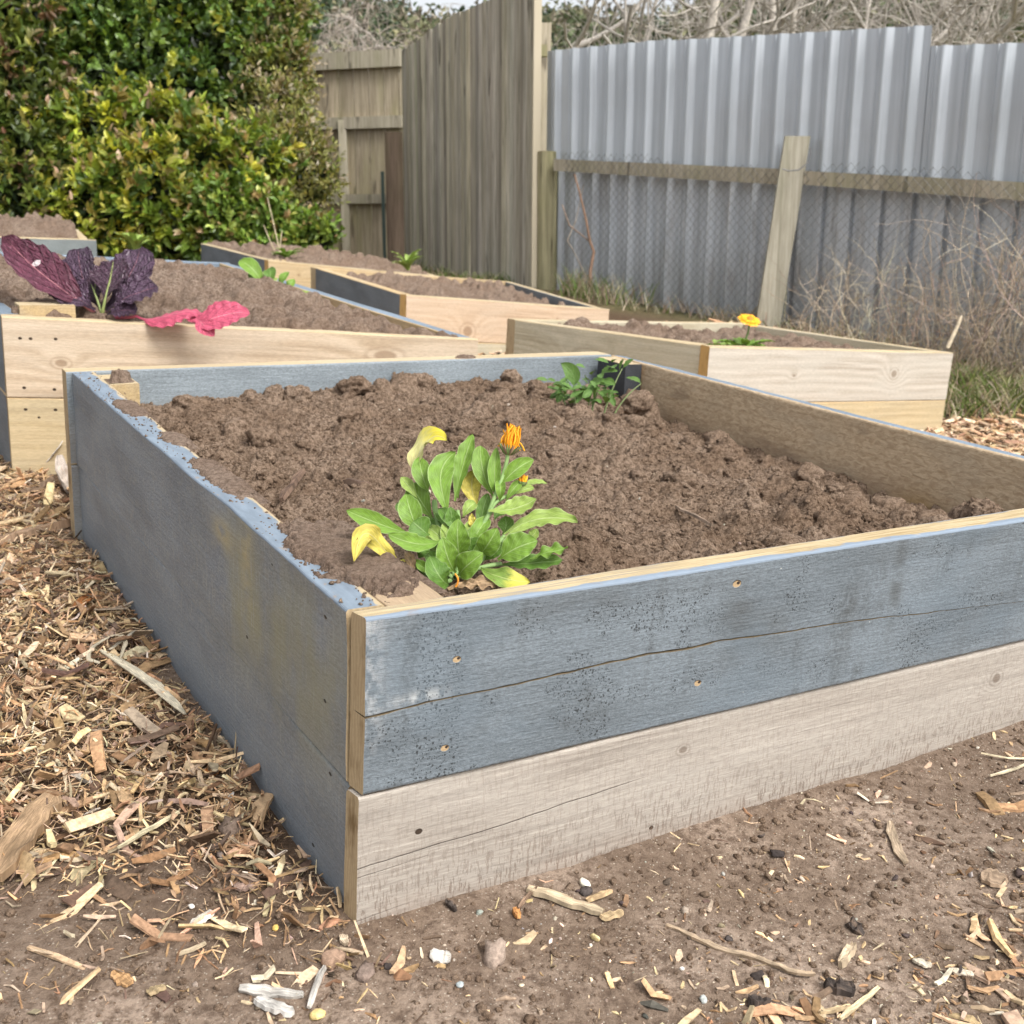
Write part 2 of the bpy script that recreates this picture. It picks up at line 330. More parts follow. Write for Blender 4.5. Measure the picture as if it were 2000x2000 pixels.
M['bare_top']=bare_wood('bare_top',(.44,.34,.20),(.58,.48,.32),greyamt=.15,freq=80)
M['weathered']=bare_wood('weathered',(.27,.238,.205),(.47,.425,.37),grey=(.41,.375,.33),knots=((.44,-.245,.022,.016,.035),(1.05,-.255,.03,.026,.05)),freq=75,wa=.05,greyamt=.6,dirt=(-.20,(.13,.085,.06)),nails=((.072,-.263,.004),(.40,-.345,.003)))
M['post_tan']=bare_wood('post_tan',(.36,.26,.13),(.55,.42,.24),greyamt=.3,freq=120)
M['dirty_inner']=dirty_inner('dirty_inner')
M['pine_b']=bare_wood('pine_pale',(.44,.335,.23),(.59,.475,.35),grey=(.52,.45,.36),knots=((.13,-.11,.05,.03,.06),(.55,-.22,.1,.06,.05),(1.0,-.06,.12,.05,.035)),freq=26,wa=.24,greyamt=.35,nails=((.038,-.052,.004),(.062,-.052,.004),(.12,-.05,.004),(.04,-.175,.004),(.11,-.178,.004)))
M['pine_b2']=bare_wood('pine_yellow',(.42,.325,.185),(.58,.47,.30),grey=(.42,.36,.25),knots=((.3,-.3,.05,.03,.04),),freq=34,greyamt=.35,nails=((.04,-.23,.004),(.11,-.23,.004),(.07,-.25,.003)))
M['pine_e']=bare_wood('pine_pink',(.46,.33,.22),(.61,.47,.34),grey=(.52,.43,.34),knots=((.38,-.15,.1,.08,.1),(1.0,-.07,.035,.025,.05)),freq=30,greyamt=.3)
M['pine_f']=bare_wood('pine_whitened',(.40,.35,.285),(.55,.50,.43),grey=(.5,.47,.41),knots=((1.05,-.09,.06,.05,.09),(.45,-.1,.03,.02,.03)),wa=.2,freq=32,greyamt=.5)
M['pine_fl']=bare_wood('pine_sage',(.36,.31,.21),(.55,.49,.36),grey=(.5,.46,.36),knots=((.45,-.1,.15,.06,.12),),freq=40,greyamt=.5)
M['pine_tan']=bare_wood('pine_tan',(.45,.32,.17),(.62,.47,.28),grey=(.42,.36,.26),knots=((.2,-.07,.03,.02,.03),),freq=40,greyamt=.3)
M['soil_a']=soil_mat('soil_a',(.30,.21,.145),(.40,.295,.215),(.115,.072,.046))
M['soil_c']=soil_mat('soil_c',(.275,.195,.145),(.35,.262,.20),(.16,.11,.08))
M['soil_b']=soil_mat('soil_b',(.29,.21,.155),(.37,.285,.22),(.14,.09,.063))
M['chips']=colmat('wood_chips',.85,(130,.35),.5,spec=.2)
M['crumbs']=colmat('soil_crumbs',.95,(180,.35),.8,spec=.1)
# ------------------------------------------------------------------ boards
def board_verts(q0,q1,nseg=24,rad=.004,wob=.0012,seed=0,crack=None,z0=0.0):
    """q0,q1: end quads as world points [outer-top, inner-top, inner-bottom, outer-bottom]; returns verts, faces, face kinds, bc.
    kinds: 0 outer, 1 top, 2 inner, 3 bottom, 4 end0, 5 end1"""
    q0=np.asarray(q0,float);q1=np.asarray(q1,float)
    L=np.linalg.norm((q1-q0).mean(0)); H=(np.linalg.norm(q0[0]-q0[3])+np.linalg.norm(q1[0]-q1[3]))/2; T=(np.linalg.norm(q0[0]-q0[1])+np.linalg.norm(q1[0]-q1[1]))/2
    prof=[];kd=[]
    a=rad/T;b=rad/H
    # profile in (s: outer->inner 0..1, t: top->bottom 0..1), going around
    def arc(cs,ct,a0,n=3):
        r=[]
        for i in range(n+1):
            an=a0+math.pi/2*i/n; r.append((cs+a*math.cos(an),ct-b*math.sin(an)))
        return r
    hs=6
    pts=[];kinds=[]
    def seq(ps,k): 
        for p in ps: pts.append(p); kinds.append(k)
    seq(arc(a,b,math.pi)[::-1][::-1],1) if False else None
    # start at outer top corner, go along top to inner, down inner, bottom, up outer
    c=[(a*(1-math.cos(x)),b*(1-math.sin(x))) for x in np.linspace(0,math.pi/2,4)]
    seq(c,1)
    c=[(1-a+a*math.sin(x),b*(1-math.cos(x))) for x in np.linspace(0,math.pi/2,4)]
    seq(c,2)
    for i in range(1,4): seq([(1,i/4)],2)
    c=[(1-a*(1-math.cos(x)),1-b+b*math.sin(x)) for x in np.linspace(0,math.pi/2,4)]
    seq(c,3)
    c=[(a-a*math.sin(x),1-b+b*math.cos(x)) for x in np.linspace(0,math.pi/2,4)]
    seq(c,0)
    nout=len(pts)
    for i in range(hs-1,0,-1): seq([(0,i/hs)],0)
    pts=np.array(pts); n=len(pts)
    ss=np.linspace(0,1,nseg+1)
    V=[];BC=[]
    ci=None
    if crack is not None:   # replace the plain outer points by a groove that follows the crack line
        keep=pts[:nout]; kk=kinds[:nout]
        base=len(keep)
        n=base+12
    for j,sg in enumerate(ss):
        if crack is None: P=pts.copy()
        else:
            tc,gw,gd=crack(sg*L); tc/=H; gw=max(gw,.00002)/H; gd/=T
            lo=[1-(1-tc-gw*1.2)*x for x in (.25,.5,.75)]; hi=[tc-gw*1.2-(tc-gw*1.2)*x for x in (.25,.5,.75)]
            o=[(0,lo[0]),(0,lo[1]),(0,lo[2]),(0,tc+gw*1.0),(min(gd,.03),tc+gw*.6),(gd*.8,tc+gw*.25),(gd,tc-gw*.1),(min(gd,.02)*.7,tc-gw*.55),(0,tc-gw*.8),(0,hi[0]),(0,hi[1]),(0,hi[2])]
            P=np.concatenate([keep,np.array(o)])
        c0=q0+(q1-q0)*sg
        S=P[:,0:1];Tt=P[:,1:2]
        X=c0[0]*(1-S)*(1-Tt)+c0[1]*S*(1-Tt)+c0[2]*S*Tt+c0[3]*(1-S)*Tt
        up=nrm(c0[0]-c0[3]); ou=nrm(c0[0]-c0[1])
        X=X+up*(vn(sg*L*5,P[:,1]*2+seed*3.1,P[:,0]*3,seed)[:,None]*wob)+ou*(vn(sg*L*7,P[:,1]*5,P[:,0]*3,seed+9)[:,None]*wob)
        tiny=vn(sg*L*60,P[:,1]*H*60,P[:,0]*9,seed+5)[:,None]*wob*.35
        X=X+up*tiny
        V.append(X); BC.append(np.stack([np.full(n,sg*L),z0-P[:,1]*H,P[:,0]*T],1))
    V=np.concatenate(V);BC=np.concatenate(BC)
    faces=[];fk=[]
    if crack is not None: kk=kk+[0]*12; kinds=kk
    for j in range(nseg):
        for i in range(n):
            i2=(i+1)%n
            faces.append((j*n+i,(j+1)*n+i,(j+1)*n+i2,j*n+i2))
            k=kinds[i]
            if i>=nout-1: k=0
            if crack is not None and base+3<=i<=base+7: k=6
            fk.append(k)
    faces.append(tuple(range(n-1,-1,-1)))  ; fk.append(4)
    faces.append(tuple(nseg*n+i for i in range(n))); fk.append(5)
    return V,faces,fk,BC
def quad(o,i,zt,zb):
    """o,i: bed-frame xy (outer, inner) [x,y]; returns 4 world pts"""
    return [b2w((o[0],o[1],zt)),b2w((i[0],i[1],zt)),b2w((i[0],i[1],zb)),b2w((o[0],o[1],zb))]
def add_board(name,root,q0,q1,mats,seed=0,nseg=24,crack=None,z0=0.0,rad=.004,wob=.0012,label=None):
    V,Fc,fk,BC=board_verts(q0,q1,nseg,rad,wob,seed,crack,z0)
    sl=[];idx=[]
    for m in mats:
        if m not in sl: sl.append(m)
        idx.append(sl.index(m))
    while len(idx)<7: idx.append(idx[-1])
    if crack is not None:
        if 'end_dark' not in sl: sl.append('end_dark')
        idx[6]=sl.index('end_dark')
    return part(name,V,Fc,root,[M[m] for m in sl],label,fmat=[idx[k] for k in fk],attrs={'bc':BC},smooth=False)
def lerp(a,b,t): return np.asarray(a)*(1-t)+np.asarray(b)*t
def perp(a,b): d=nrm(np.asarray(b)[:2]-np.asarray(a)[:2]); return np.array([-d[1],d[0]])   # left of a->b
# ------------------------------------------------------------------ ground height (bed frame)
def w_at(u,v,d): return w2b(D(u,v,d))
GC=[(0,0,-.372),(0.7,-.05,-.362),(1.2,0,-.345),(0,1.3,-.375),(-.2,2.1,-.345),(0.5,-.7,-.385),(-.6,-.4,-.385),(-1.2,1,-.38),(-1.5,3,-.33),(1.6,1.2,-.40),(1.8,0.2,-.38),(2.5,-1,-.43)]
for (u,v,d) in ((1839,845,4.72),(1034,568,8.0),(1492,642,6.65),(1860,712,5.9),(780,512,10.6),(650,504,11.2),(300,490,9.5),(0,470,9.5),(-400,470,9.5),(2300,800,5.0)):
    GC.append(tuple(w_at(u,v,d)))
GC=np.array(GC)
def G(x,y):
    x=np.asarray(x,float);y=np.asarray(y,float)
    num=0;den=0
    for (a,b,z) in GC:
        w=1/(((x-a)**2+(y-b)**2)+.05)**1.5; num=num+w*z; den=den+w
    return num/den
bedquads=[]
def inbeds(x,y,m=0.0):
    r=np.zeros(np.shape(x),bool)
    for Q in bedquads:
        ins=np.ones(np.shape(x),bool)
        for i in range(4):
            a=Q[i];b=Q[(i+1)%4]; d=nrm(b-a); ins&=((x-a[0])*(-d[1])+(y-a[1])*d[0])>-m
        r|=ins
    return r
# ------------------------------------------------------------------ clod stamping
def stamp(X,Y,Z,cl,k=.85,seed=0):
    """X,Y: regular axes; cl: array (x,y,r,base_sink)"""
    dx=X[1]-X[0];dy=Y[1]-Y[0]
    for (cx,cy,r,s) in cl:
        i0=max(0,int((cx-r-X[0])/dx));i1=min(len(X),int((cx+r-X[0])/dx)+2);j0=max(0,int((cy-r-Y[0])/dy));j1=min(len(Y),int((cy+r-Y[0])/dy)+2)
        if i1-i0<2 or j1-j0<2: continue
        xx,yy=np.meshgrid(X[i0:i1],Y[j0:j1],indexing='ij')
        an=np.arctan2(yy-cy,xx-cx)
        rr=r*(1+.22*np.sin(an*2+cx*91)+.13*np.sin(an*3+cy*77)+.08*np.sin(an*5+cx*33))*.8
        d2=((xx-cx)**2+(yy-cy)**2)/(rr*rr)
        ci=min(len(X)-1,max(0,int((cx-X[0])/dx)));cj=min(len(Y)-1,max(0,int((cy-Y[0])/dy)))
        top=Z[ci,cj]*0+s
        h=top+np.sqrt(np.clip(1-d2,0,1))*r*k*(1+.16*vn(xx*90+cx*50,yy*90,cx*9,3))
        sub=Z[i0:i1,j0:j1]; m=(d2<1)&(h>sub); sub[m]=h[m]
def rand_clods(n,x0,x1,y0,y1,rmin,rmax,base,pw=2.2,sink=.35):
    r=rmin*(RNG.random(n)**(-1/pw)); r=np.minimum(r,rmax); xs=RNG.uniform(x0,x1,n);ys=RNG.uniform(y0,y1,n)
    b=base(xs,ys)-r*sink*RNG.uniform(.2,1.6,n)
    o=np.argsort(-r)
    return np.stack([xs,ys,r,b],1)[o]
def grid_faces(nx,ny):
    i=np.arange(nx-1)[:,None]*ny+np.arange(ny-1)[None,:]
    return np.stack([i,i+ny,i+ny+1,i+1],-1).reshape(-1,4)
# ------------------------------------------------------------------ scatter generators (vectorised)
def basis(yaw,pitch,roll):
    cy,sy=np.cos(yaw),np.sin(yaw);cp,sp=np.cos(pitch),np.sin(pitch);cr,sr=np.cos(roll),np.sin(roll)
    ex=np.stack([cy*cp,sy*cp,sp],-1); ey0=np.stack([-sy,cy,0*cy],-1); ez0=np.cross(ex,ey0)
    ey=ey0*cr[:,None]+ez0*sr[:,None]; ez=np.cross(ex,ey); return ex,ey,ez
def chips_mesh(pos,L,Wd,T,yaw,pitch,roll,bend,taper,col,nsec=3):
    """pos in world; flakes of wood, each a bent tapered prism"""
    n=len(pos); ex,ey,ez=basis(yaw,pitch,roll)
    ex=ex@Bm.T;ey=ey@Bm.T;ez=ez@Bm.T
    V=np.zeros((n,nsec*4,3))
    ts=np.linspace(-.5,.5,nsec)
    for k,t in enumerate(ts):
        wv=Wd*(1-taper*np.abs(t*2)**1.5*RNG.uniform(.5,1.2,n))*.5
        c=pos+ex*(L*t)[:,None]+ez*(bend*(t*t*4-.3)*L*.25)[:,None]+ey*(RNG.normal(0,.12,n)*Wd)[:,None]
        for q,(a,b) in enumerate(((-1,-1),(1,-1),(1,1),(-1,1))):
            V[:,k*4+q]=c+ey*(a*wv*RNG.uniform(.75,1.15,n))[:,None]+ez*(b*T*.5*RNG.uniform(.6,1.2,n))[:,None]
    fs=[]
    for k in range(nsec-1):
        for q in range(4): fs.append((k*4+q,k*4+(q+1)%4,(k+1)*4+(q+1)%4,(k+1)*4+q))
    fs.append((3,2,1,0)); e=(nsec-1)*4; fs.append((e,e+1,e+2,e+3))
    Fc=(np.array(fs)[None]+(np.arange(n)*nsec*4)[:,None,None]).reshape(-1,4)
    C=np.repeat(col,nsec*4,axis=0)*RNG.uniform(.85,1.12,(n*nsec*4,1))
    return V.reshape(-1,3),Fc,C
_ic=None
def blob_template():
    global _ic
    if _ic is None:
        import bmesh
        bm=bmesh.new(); bmesh.ops.create_icosphere(bm,subdivisions=2,radius=1); bm.verts.ensure_lookup_table()
        v=np.array([x.co[:] for x in bm.verts]); f=np.array([[y.index for y in x.verts] for x in bm.faces]); bm.free(); 
        bm=bmesh.new(); bmesh.ops.create_icosphere(bm,subdivisions=1,radius=1)
        v1=np.array([x.co[:] for x in bm.verts]); f1=np.array([[y.index for y in x.verts] for x in bm.faces]); bm.free(); _ic=(v,f,v1,f1)
    return _ic
def blobs_mesh(pos,r,col,flat=.8,rough=.55,hi=False):
    v2,f2,v1,f1=blob_template(); v,f=(v2,f2) if hi else (v1,f1)
    n=len(pos);k=len(v)
    sc=r[:,None]*np.stack([RNG.uniform(.75,1.3,n),RNG.uniform(.75,1.2,n),flat*RNG.uniform(.7,1.1,n)],1)
    yaw=RNG.uniform(0,6.28,n); ex,ey,ez=basis(yaw,RNG.normal(0,.4,n),RNG.normal(0,.4,n))
    P=v[None]*sc[:,None,:]
    ph=RNG.uniform(0,60,n)
    nz=vn(v[None,:,0]*2.1+ph[:,None],v[None,:,1]*2.1+ph[:,None]*1.3,v[None,:,2]*2.1,3)
    P=P*(1+rough*nz[...,None])
    Wd=P[...,0:1]*ex[:,None]+P[...,1:2]*ey[:,None]+P[...,2:3]*ez[:,None]
    Wd=Wd@Bm.T
    V=(pos[:,None]+Wd).reshape(-1,3); Fc=(f[None]+(np.arange(n)*k)[:,None,None]).reshape(-1,3)
    C=np.repeat(col,k,axis=0); return V,Fc,C
def lumps_mesh(pos,r,flat=.85,amp=.42):
    import bmesh
    bm=bmesh.new(); bmesh.ops.create_icosphere(bm,subdivisions=4,radius=1); v=np.array([x.co[:] for x in bm.verts]); f=np.array([[y.index for y in x.verts] for x in bm.faces]); bm.free()
    V=[];Fc=[]
    for i,(p,q) in enumerate(zip(pos,r)):
        o_=i*7.13; d=fbm(v[:,0]*1.3+o_,v[:,1]*1.3,v[:,2]*1.3,2,3)*amp*1.3; 
        w=1-np.abs(vn(v[:,0]*3.1+o_,v[:,1]*3.1+o_,v[:,2]*3.1,7))*1.0; w2=1-np.abs(vn(v[:,0]*7+o_,v[:,1]*7,v[:,2]*7+o_,9)); fi=fbm(v[:,0]*16+o_,v[:,1]*16,v[:,2]*16,3,4)
        R_=1+d+(w-.6)*amp*.7+(w2-.6)*amp*.38+fi*.10; a=RNG.uniform(0,6.28); P=v*R_[:,None]*np.array([1.15,.9,flat])*q
        P=np.stack([P[:,0]*math.cos(a)-P[:,1]*math.sin(a),P[:,0]*math.sin(a)+P[:,1]*math.cos(a),P[:,2]],1)
        V.append(p+P@Bm.T);Fc.append(f+i*len(v))
    return np.concatenate(V),np.concatenate(Fc)
def inview(P,m=200,near=.3):
    u,v,d=project(P); return (d>near)&(u>-m)&(u<2000+m)&(v>-m)&(v<2000+m)
def pick(cols,wts,n,jit=.15):
    c=np.array(cols)[RNG.choice(len(cols),n,p=np.array(wts)/sum(wts))]
    return np.clip(c*RNG.normal(1,jit,(n,1))*RNG.normal(1,.04,(n,3)),.01,.95)
# =================================================================== BED A (the near one)
T=.046
Lf=1.50
A=thing('raised_garden_bed','large blue-grey painted raised bed in front, whose lowest front board is bare weathered timber','raised bed',b2w((.7,.75,-.37)),'raised garden beds')
bedquads.append(np.array([[0,-.04],[1.47,-.04],[1.42,1.53],[0,1.53]]))
FRx=1.475
lo=BZ(678,1190,0)[:2]; lb=BZ(140,728,0)[:2]
li0=np.array([T,0.0]); li1=np.array([lb[0]+T,lb[1]])
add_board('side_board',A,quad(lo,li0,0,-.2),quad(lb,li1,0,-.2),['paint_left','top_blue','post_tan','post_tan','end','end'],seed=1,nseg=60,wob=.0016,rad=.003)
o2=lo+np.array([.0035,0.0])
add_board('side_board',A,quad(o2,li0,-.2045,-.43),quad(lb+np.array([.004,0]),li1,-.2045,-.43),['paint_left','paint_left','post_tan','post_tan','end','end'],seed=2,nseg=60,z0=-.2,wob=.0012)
# front: one wide painted board with a long split, and the bare weathered board under it
f0=BZ(716,1210,0)[:2]; f0i=np.array([f0[0]-.004,-.004]); fx1=np.array([FRx+.0,BZ(2000,1012,0)[1]-.012]); fx1i=np.array([FRx,-.004+.0])
rs=[.0,.05,.1,.2,.3,.36,.42,.48,.6,.75,.9,1.0,1.2,2.0]
cy=[.108,.107,.106,.104,.1005,.0985,.1005,.100,.1045,.112,.122,.128,.14,.14]
cw=[.0018,.0012,.0011,.0012,.0013,.0016,.0020,.0014,.0011,.0009,.0006,.0004,.00002,.00002]
cd=[.03,.03,.02,.016,.014,.014,.014,.012,.01,.008,.005,.002,.00002,.00002]
def crackA(u): 
    j=vn(u*55,1.3)*.0009+vn(u*17,4.3)*.0012
    return np.interp(u,rs,cy)+j*(u<1.05),np.interp(u,rs,cw)*(1+.35*vn(u*90,2.2)),np.interp(u,rs,cd)
add_board('front_board',A,quad(f0,f0i,0,-.2),quad(fx1,fx1i,0,-.2),['paint_front','top_front','paint_inner','end','end','end'],seed=3,nseg=170,crack=crackA,wob=.0010,rad=.0035,label='painted front board with a long crack')
add_board('front_board',A,quad(f0+[-.004,.0035],f0i+[-.004,0],-.2025,-.44),quad(fx1+[0,.0035],fx1i,-.2035,-.44),['weathered','weathered','post_tan','post_tan','end','end'],seed=4,nseg=80,z0=-.2035,wob=.0020,rad=.006,label='bare weathered grey front board')
# back
add_board('back_board',A,quad((-.004,lb[1]+T),(-.004,lb[1]),0.002,-.2),quad((1.405,lb[1]+.012+T),(1.405,lb[1]-.012),0.002,-.2),['pine_tan','bare_top','paint_inner','end','end','end'],seed=5,nseg=40)
add_board('back_board',A,quad((-.004,lb[1]+T),(-.004,lb[1]),-.2015,-.43),quad((1.405,lb[1]+T),(1.405,lb[1]),-.2015,-.43),['pine_tan','end','paint_inner','end','end','end'],seed=6,nseg=20,z0=-.2)
# right
r1=BZ(1216,694,0)[:2]; r0=BZ(2000,890,0)[:2]; r0=r1+(r0-r1)*((0-r1[1])/(r0[1]-r1[1]))
r1=np.array([r1[0],lb[1]-.012]) 
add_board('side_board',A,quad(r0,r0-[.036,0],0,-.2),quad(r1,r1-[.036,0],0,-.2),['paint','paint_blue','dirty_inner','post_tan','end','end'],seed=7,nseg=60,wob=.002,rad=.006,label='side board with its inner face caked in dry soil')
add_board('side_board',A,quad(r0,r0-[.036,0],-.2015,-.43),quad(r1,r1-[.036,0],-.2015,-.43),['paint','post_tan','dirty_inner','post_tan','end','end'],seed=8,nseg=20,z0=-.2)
def post(root,c,ex,ey,zt,zb,mats,seed=0,label=None,frame=True,name='corner_post'):
    """c = outer-left-near corner xy, ex/ey bed-frame edge vectors (metres)"""
    c=np.array(c,float);ex=np.array(ex,float);ey=np.array(ey,float)
    q0=[b2w((*(c),zt)),b2w((*(c+ex),zt)),b2w((*(c+ex),zb)),b2w((*c,zb))]
    q1=[b2w((*(c+ey),zt)),b2w((*(c+ex+ey),zt)),b2w((*(c+ex+ey),zb)),b2w((*(c+ey),zb))]
    return add_board(name,root,q0,q1,mats,seed=seed,nseg=4,rad=.002,label=label)
post(A,(T+.002,lb[1]-.128),(.07,0),(0,.125),-.006,-.4,['post_tan','bare_top','post_tan','end','post_tan','post_tan'],11)
post(A,(1.345,1.335),(.053,0),(0,.125),.0,-.4,['dark_post','bare_top','post_tan','end','dark_post','dark_post'],12,label='black painted corner post')
M['dusty_top']=bare_wood('dusty_top',(.36,.26,.16),(.46,.35,.23),grey=(.30,.22,.16),greyamt=.95)
post(A,(T+.002,-.0035),(.068,0),(0,.095),-.003,-.4,['post_tan','dusty_top','post_tan','end','post_tan','post_tan'],13)
post(A,(1.365,.004),(.07,0),(0,.09),-.02,-.4,['post_tan','bare_top','post_tan','end','post_tan','post_tan'],14)
# =================================================================== SOIL of bed A
def baseA(x,y):
    x=np.asarray(x,float);y=np.asarray(y,float)
    z=-.058-.078*sstep(.95,1.33,x)*(1-.62*sstep(1.15,1.42,y))*(1-.5*sstep(.35,.12,y)*sstep(1.15,1.3,x))
    z=z-.018*sstep(.5,.05,x)*sstep(1.1,1.45,y)
    z=z+.012*fbm(x*3,y*3,0,3,4)+.012*sstep(.25,.0,y)*(1-sstep(1.0,1.3,x))+.008*sstep(.25,.05,x)*sstep(1.2,.9,y)
    z=z-.03*np.exp(-((x-.50)**2/.004+(y-.10)**2/.003)) -.022*np.exp(-((x-1.22)**2+(y-1.05)**2)/.01)-.02*np.exp(-((x-1.27)**2+(y-.92)**2)/.006)
    return z
def soil_sheet(name,label,X,Y,base,clods,mat,loc,fine=.0016,group=None,kind='stuff',map3=None,cat='soil'):
    xx,yy=np.meshgrid(X,Y,indexing='ij')
    Z=base(xx,yy)+fine*1.3*fbm(xx*60,yy*60,0,3,8)
    stamp(X,Y,Z,clods)
    Z=Z+fine*1.5*fbm(xx*130,yy*130,Z*90,3,2)+fine*1.0*np.abs(vn(xx*300,yy*300,Z*200,5))-fine*2.2*(np.abs(vn(xx*75,yy*75,Z*60,15))<.13)
    Z=Z-.014*sstep(.05,.5,fbm(xx*17,yy*17,0,4,12))+.006*fbm(xx*32,yy*32,0,4,14)
    if cat=='soil': Z[0,:]-=.12;Z[-1,:]-=.12;Z[:,0]-=.12;Z[:,-1]-=.12
    P=np.stack([xx,yy,Z],-1).reshape(-1,3)
    jit=np.stack([vn(xx*170,yy*170,1,21),vn(xx*170,yy*170,2,22)],-1).reshape(-1,2)*.0016*fine/.0016
    P[:,:2]+=jit
    Wd=b2w(P) if map3 is None else map3(P)
    o=solo(name,Wd,grid_faces(len(X),len(Y)),loc,[M[mat]],label,cat,group,kind,smooth=True)
    return o,Z
XA=np.arange(.03,1.445,.0034);YA=np.arange(-.002,1.50,.0034)
clA=np.concatenate([rand_clods(6500,.03,1.43,0,1.49,.0055,.018,baseA,2.1,.5),rand_clods(900,.03,1.43,0,1.49,.012,.03,baseA,3.0,.3),rand_clods(150,.08,1.35,.06,1.43,.022,.046,baseA,3.,.45)])
big=np.array([(1.18,1.0,.05,-.115),(1.24,.80,.06,-.13),(1.33,1.22,.05,-.115),(1.16,.84,.034,-.1),(.62,1.42,.045,-.075),(.80,1.41,.03,-.07),(1.02,1.38,.04,-.075),(1.12,1.34,.05,-.085),(.60,1.44,.03,-.06),(.42,1.40,.03,-.065),(.47,1.41,.022,-.06),(.95,.28,.06,-.075),(.86,.22,.035,-.06),(1.3,.2,.05,-.1),(.24,.72,.022,-.055),(.34,.55,.03,-.06),(.22,.5,.028,-.06),(.40,.42,.032,-.06),(.75,1.43,.055,-.065)])
clA=np.concatenate([clA,big]); clA=clA[np.argsort(-clA[:,2])]
soilA,ZA=soil_sheet('garden_soil','dry brown crumbly soil filling the blue-grey bed in front',XA,YA,baseA,clA,'soil_a',b2w((.7,.75,-.1)))
def zA(x,y):
    i=np.clip(((np.asarray(x)-XA[0])/.0034).astype(int),0,len(XA)-1);j=np.clip(((np.asarray(y)-YA[0])/.0034).astype(int),0,len(YA)-1); return ZA[i,j]
# loose crumbs lying on that soil
def crumbs(name,label,n,xr,yr,zf,rmin,rmax,cols,wts,loc,hi=0,pw=2.5,clip=True,kind='stuff',cat='soil crumbs',flat=.8,emb=.3):
    x=RNG.uniform(*xr,n);y=RNG.uniform(*yr,n); r=np.minimum(rmin*RNG.random(n)**(-1/pw),rmax)
    z=zf(x,y)+r*emb; P=b2w(np.stack([x,y,z],1)); k=inview(P) if clip else np.ones(n,bool)
    V,Fc,C=blobs_mesh(P[k],r[k],pick(cols,wts,int(k.sum())),flat=flat,hi=bool(hi))
    return solo(name,V,Fc,loc,[M['soil_a' if cat in ('soil crumbs','soil clods') else 'crumbs']],label,cat,None,kind,cols=C,smooth=True)
SC=[(.25,.175,.128),(.30,.22,.165),(.19,.13,.095),(.32,.24,.185)]
crumbs('soil_crumbs','loose crumbs of dry earth strewn over the soil of the front bed',30000,(.05,1.41),(.0,1.48),zA,.0014,.0046,SC,(4,3,3,1),b2w((.7,.75,-.05)),pw=2.6)
n_=210; cx=RNG.uniform(.07,1.37,n_);cyy=RNG.uniform(.05,1.44,n_); cr=np.minimum(.009*RNG.random(n_)**(-1/2.2),.030)
kk=np.hypot(cx-.27,cyy-.14)>.13; cx,cyy,cr=cx[kk],cyy[kk],cr[kk]
cx=np.concatenate([cx,[1.17,1.22,1.30,1.12,1.06,.98,1.25,.62,.47,.80,.90,1.0,1.02]]);cyy=np.concatenate([cyy,[1.05,1.10,1.22,1.00,1.30,1.33,1.33,1.41,1.39,1.42,.18,.24,1.38]]);cr=np.concatenate([cr,[.03,.036,.034,.026,.03,.026,.034,.034,.024,.03,.034,.028,.03]])
V,Fc=lumps_mesh(b2w(np.stack([cx,cyy,zA(cx,cyy)+cr*.05],1)),cr)
solo('soil_clods',V,Fc,b2w((.7,.75,-.05)),[M['soil_a']],'crumbly clods of dry earth sitting on the soil of the front bed','soil clods',None,'stuff',smooth=True)
# soil crusts lying on the top edge of the left board
def crust(x0,x1,y0,y1,seed,label,hmax=.006,shape=None):
    nx,ny=int((x1-x0)/.0022)+2,int((y1-y0)/.0022)+2
    X=np.linspace(x0,x1,nx);Y=np.linspace(y0,y1,ny);xx,yy=np.meshgrid(X,Y,indexing='ij')
    m=1.0-(((xx-(x0+x1)/2)/(x1-x0)*2)**2+((yy-(y0+y1)/2)/(y1-y0)*2)**2)**.8
    m=m+.45*fbm(xx*38,yy*38,seed,3,seed)+.35*fbm(xx*150,yy*150,seed,3,seed+2)
    if shape is not None: m=m*shape(xx,yy)
    ed=np.minimum(np.minimum(xx-x0,x1-xx),np.minimum(yy-y0,y1-yy)); m=m*sstep(0,.006,ed)
    Z=.0008+hmax*sstep(.10,.55,m)*(1+.35*fbm(xx*140,yy*140,0,3,3))-.006*sstep(.16,.06,m)
    P=np.stack([xx,yy,Z],-1).reshape(-1,3)
    return solo('soil_crust',b2w(P),grid_faces(nx,ny),b2w((x0,y0,0)),[M['soil_c']],label,'soil crust','soil crusts on the left board edge','stuff',smooth=True)
crust(.008,.13,.018,.31,3,'dry soil crust heaped on the near corner of the front bed',.009,shape=lambda x,y: np.clip(1.25-np.maximum(0,(x-.09)/.08),0,2))
crust(.014,.07,.42,.68,4,'thin soil crust on the left board edge half way along',.003)
crust(.02,.07,.76,.88,5,'small soil crust on the left board edge beside a pebble',.0025)
crust(.010,.062,1.0,1.18,6,'soil crust on the far part of the left board edge',.0025)
crust(.06,.115,1.38,1.435,7,'soil clod lying on the far left corner post',.016)
crust(.93,1.0,lb[1]-.005,lb[1]+.03,8,'crumbs of soil on the back board edge',.008)
crumbs('soil_crumbs','loose crumbs of earth spilled along the top edge of the left board',420,(.006,.06),(.0,1.49),lambda x,y: 0*x+.0005,.0008,.0030,SC,(4,3,3,1),b2w((.03,.75,0)),pw=2.4)
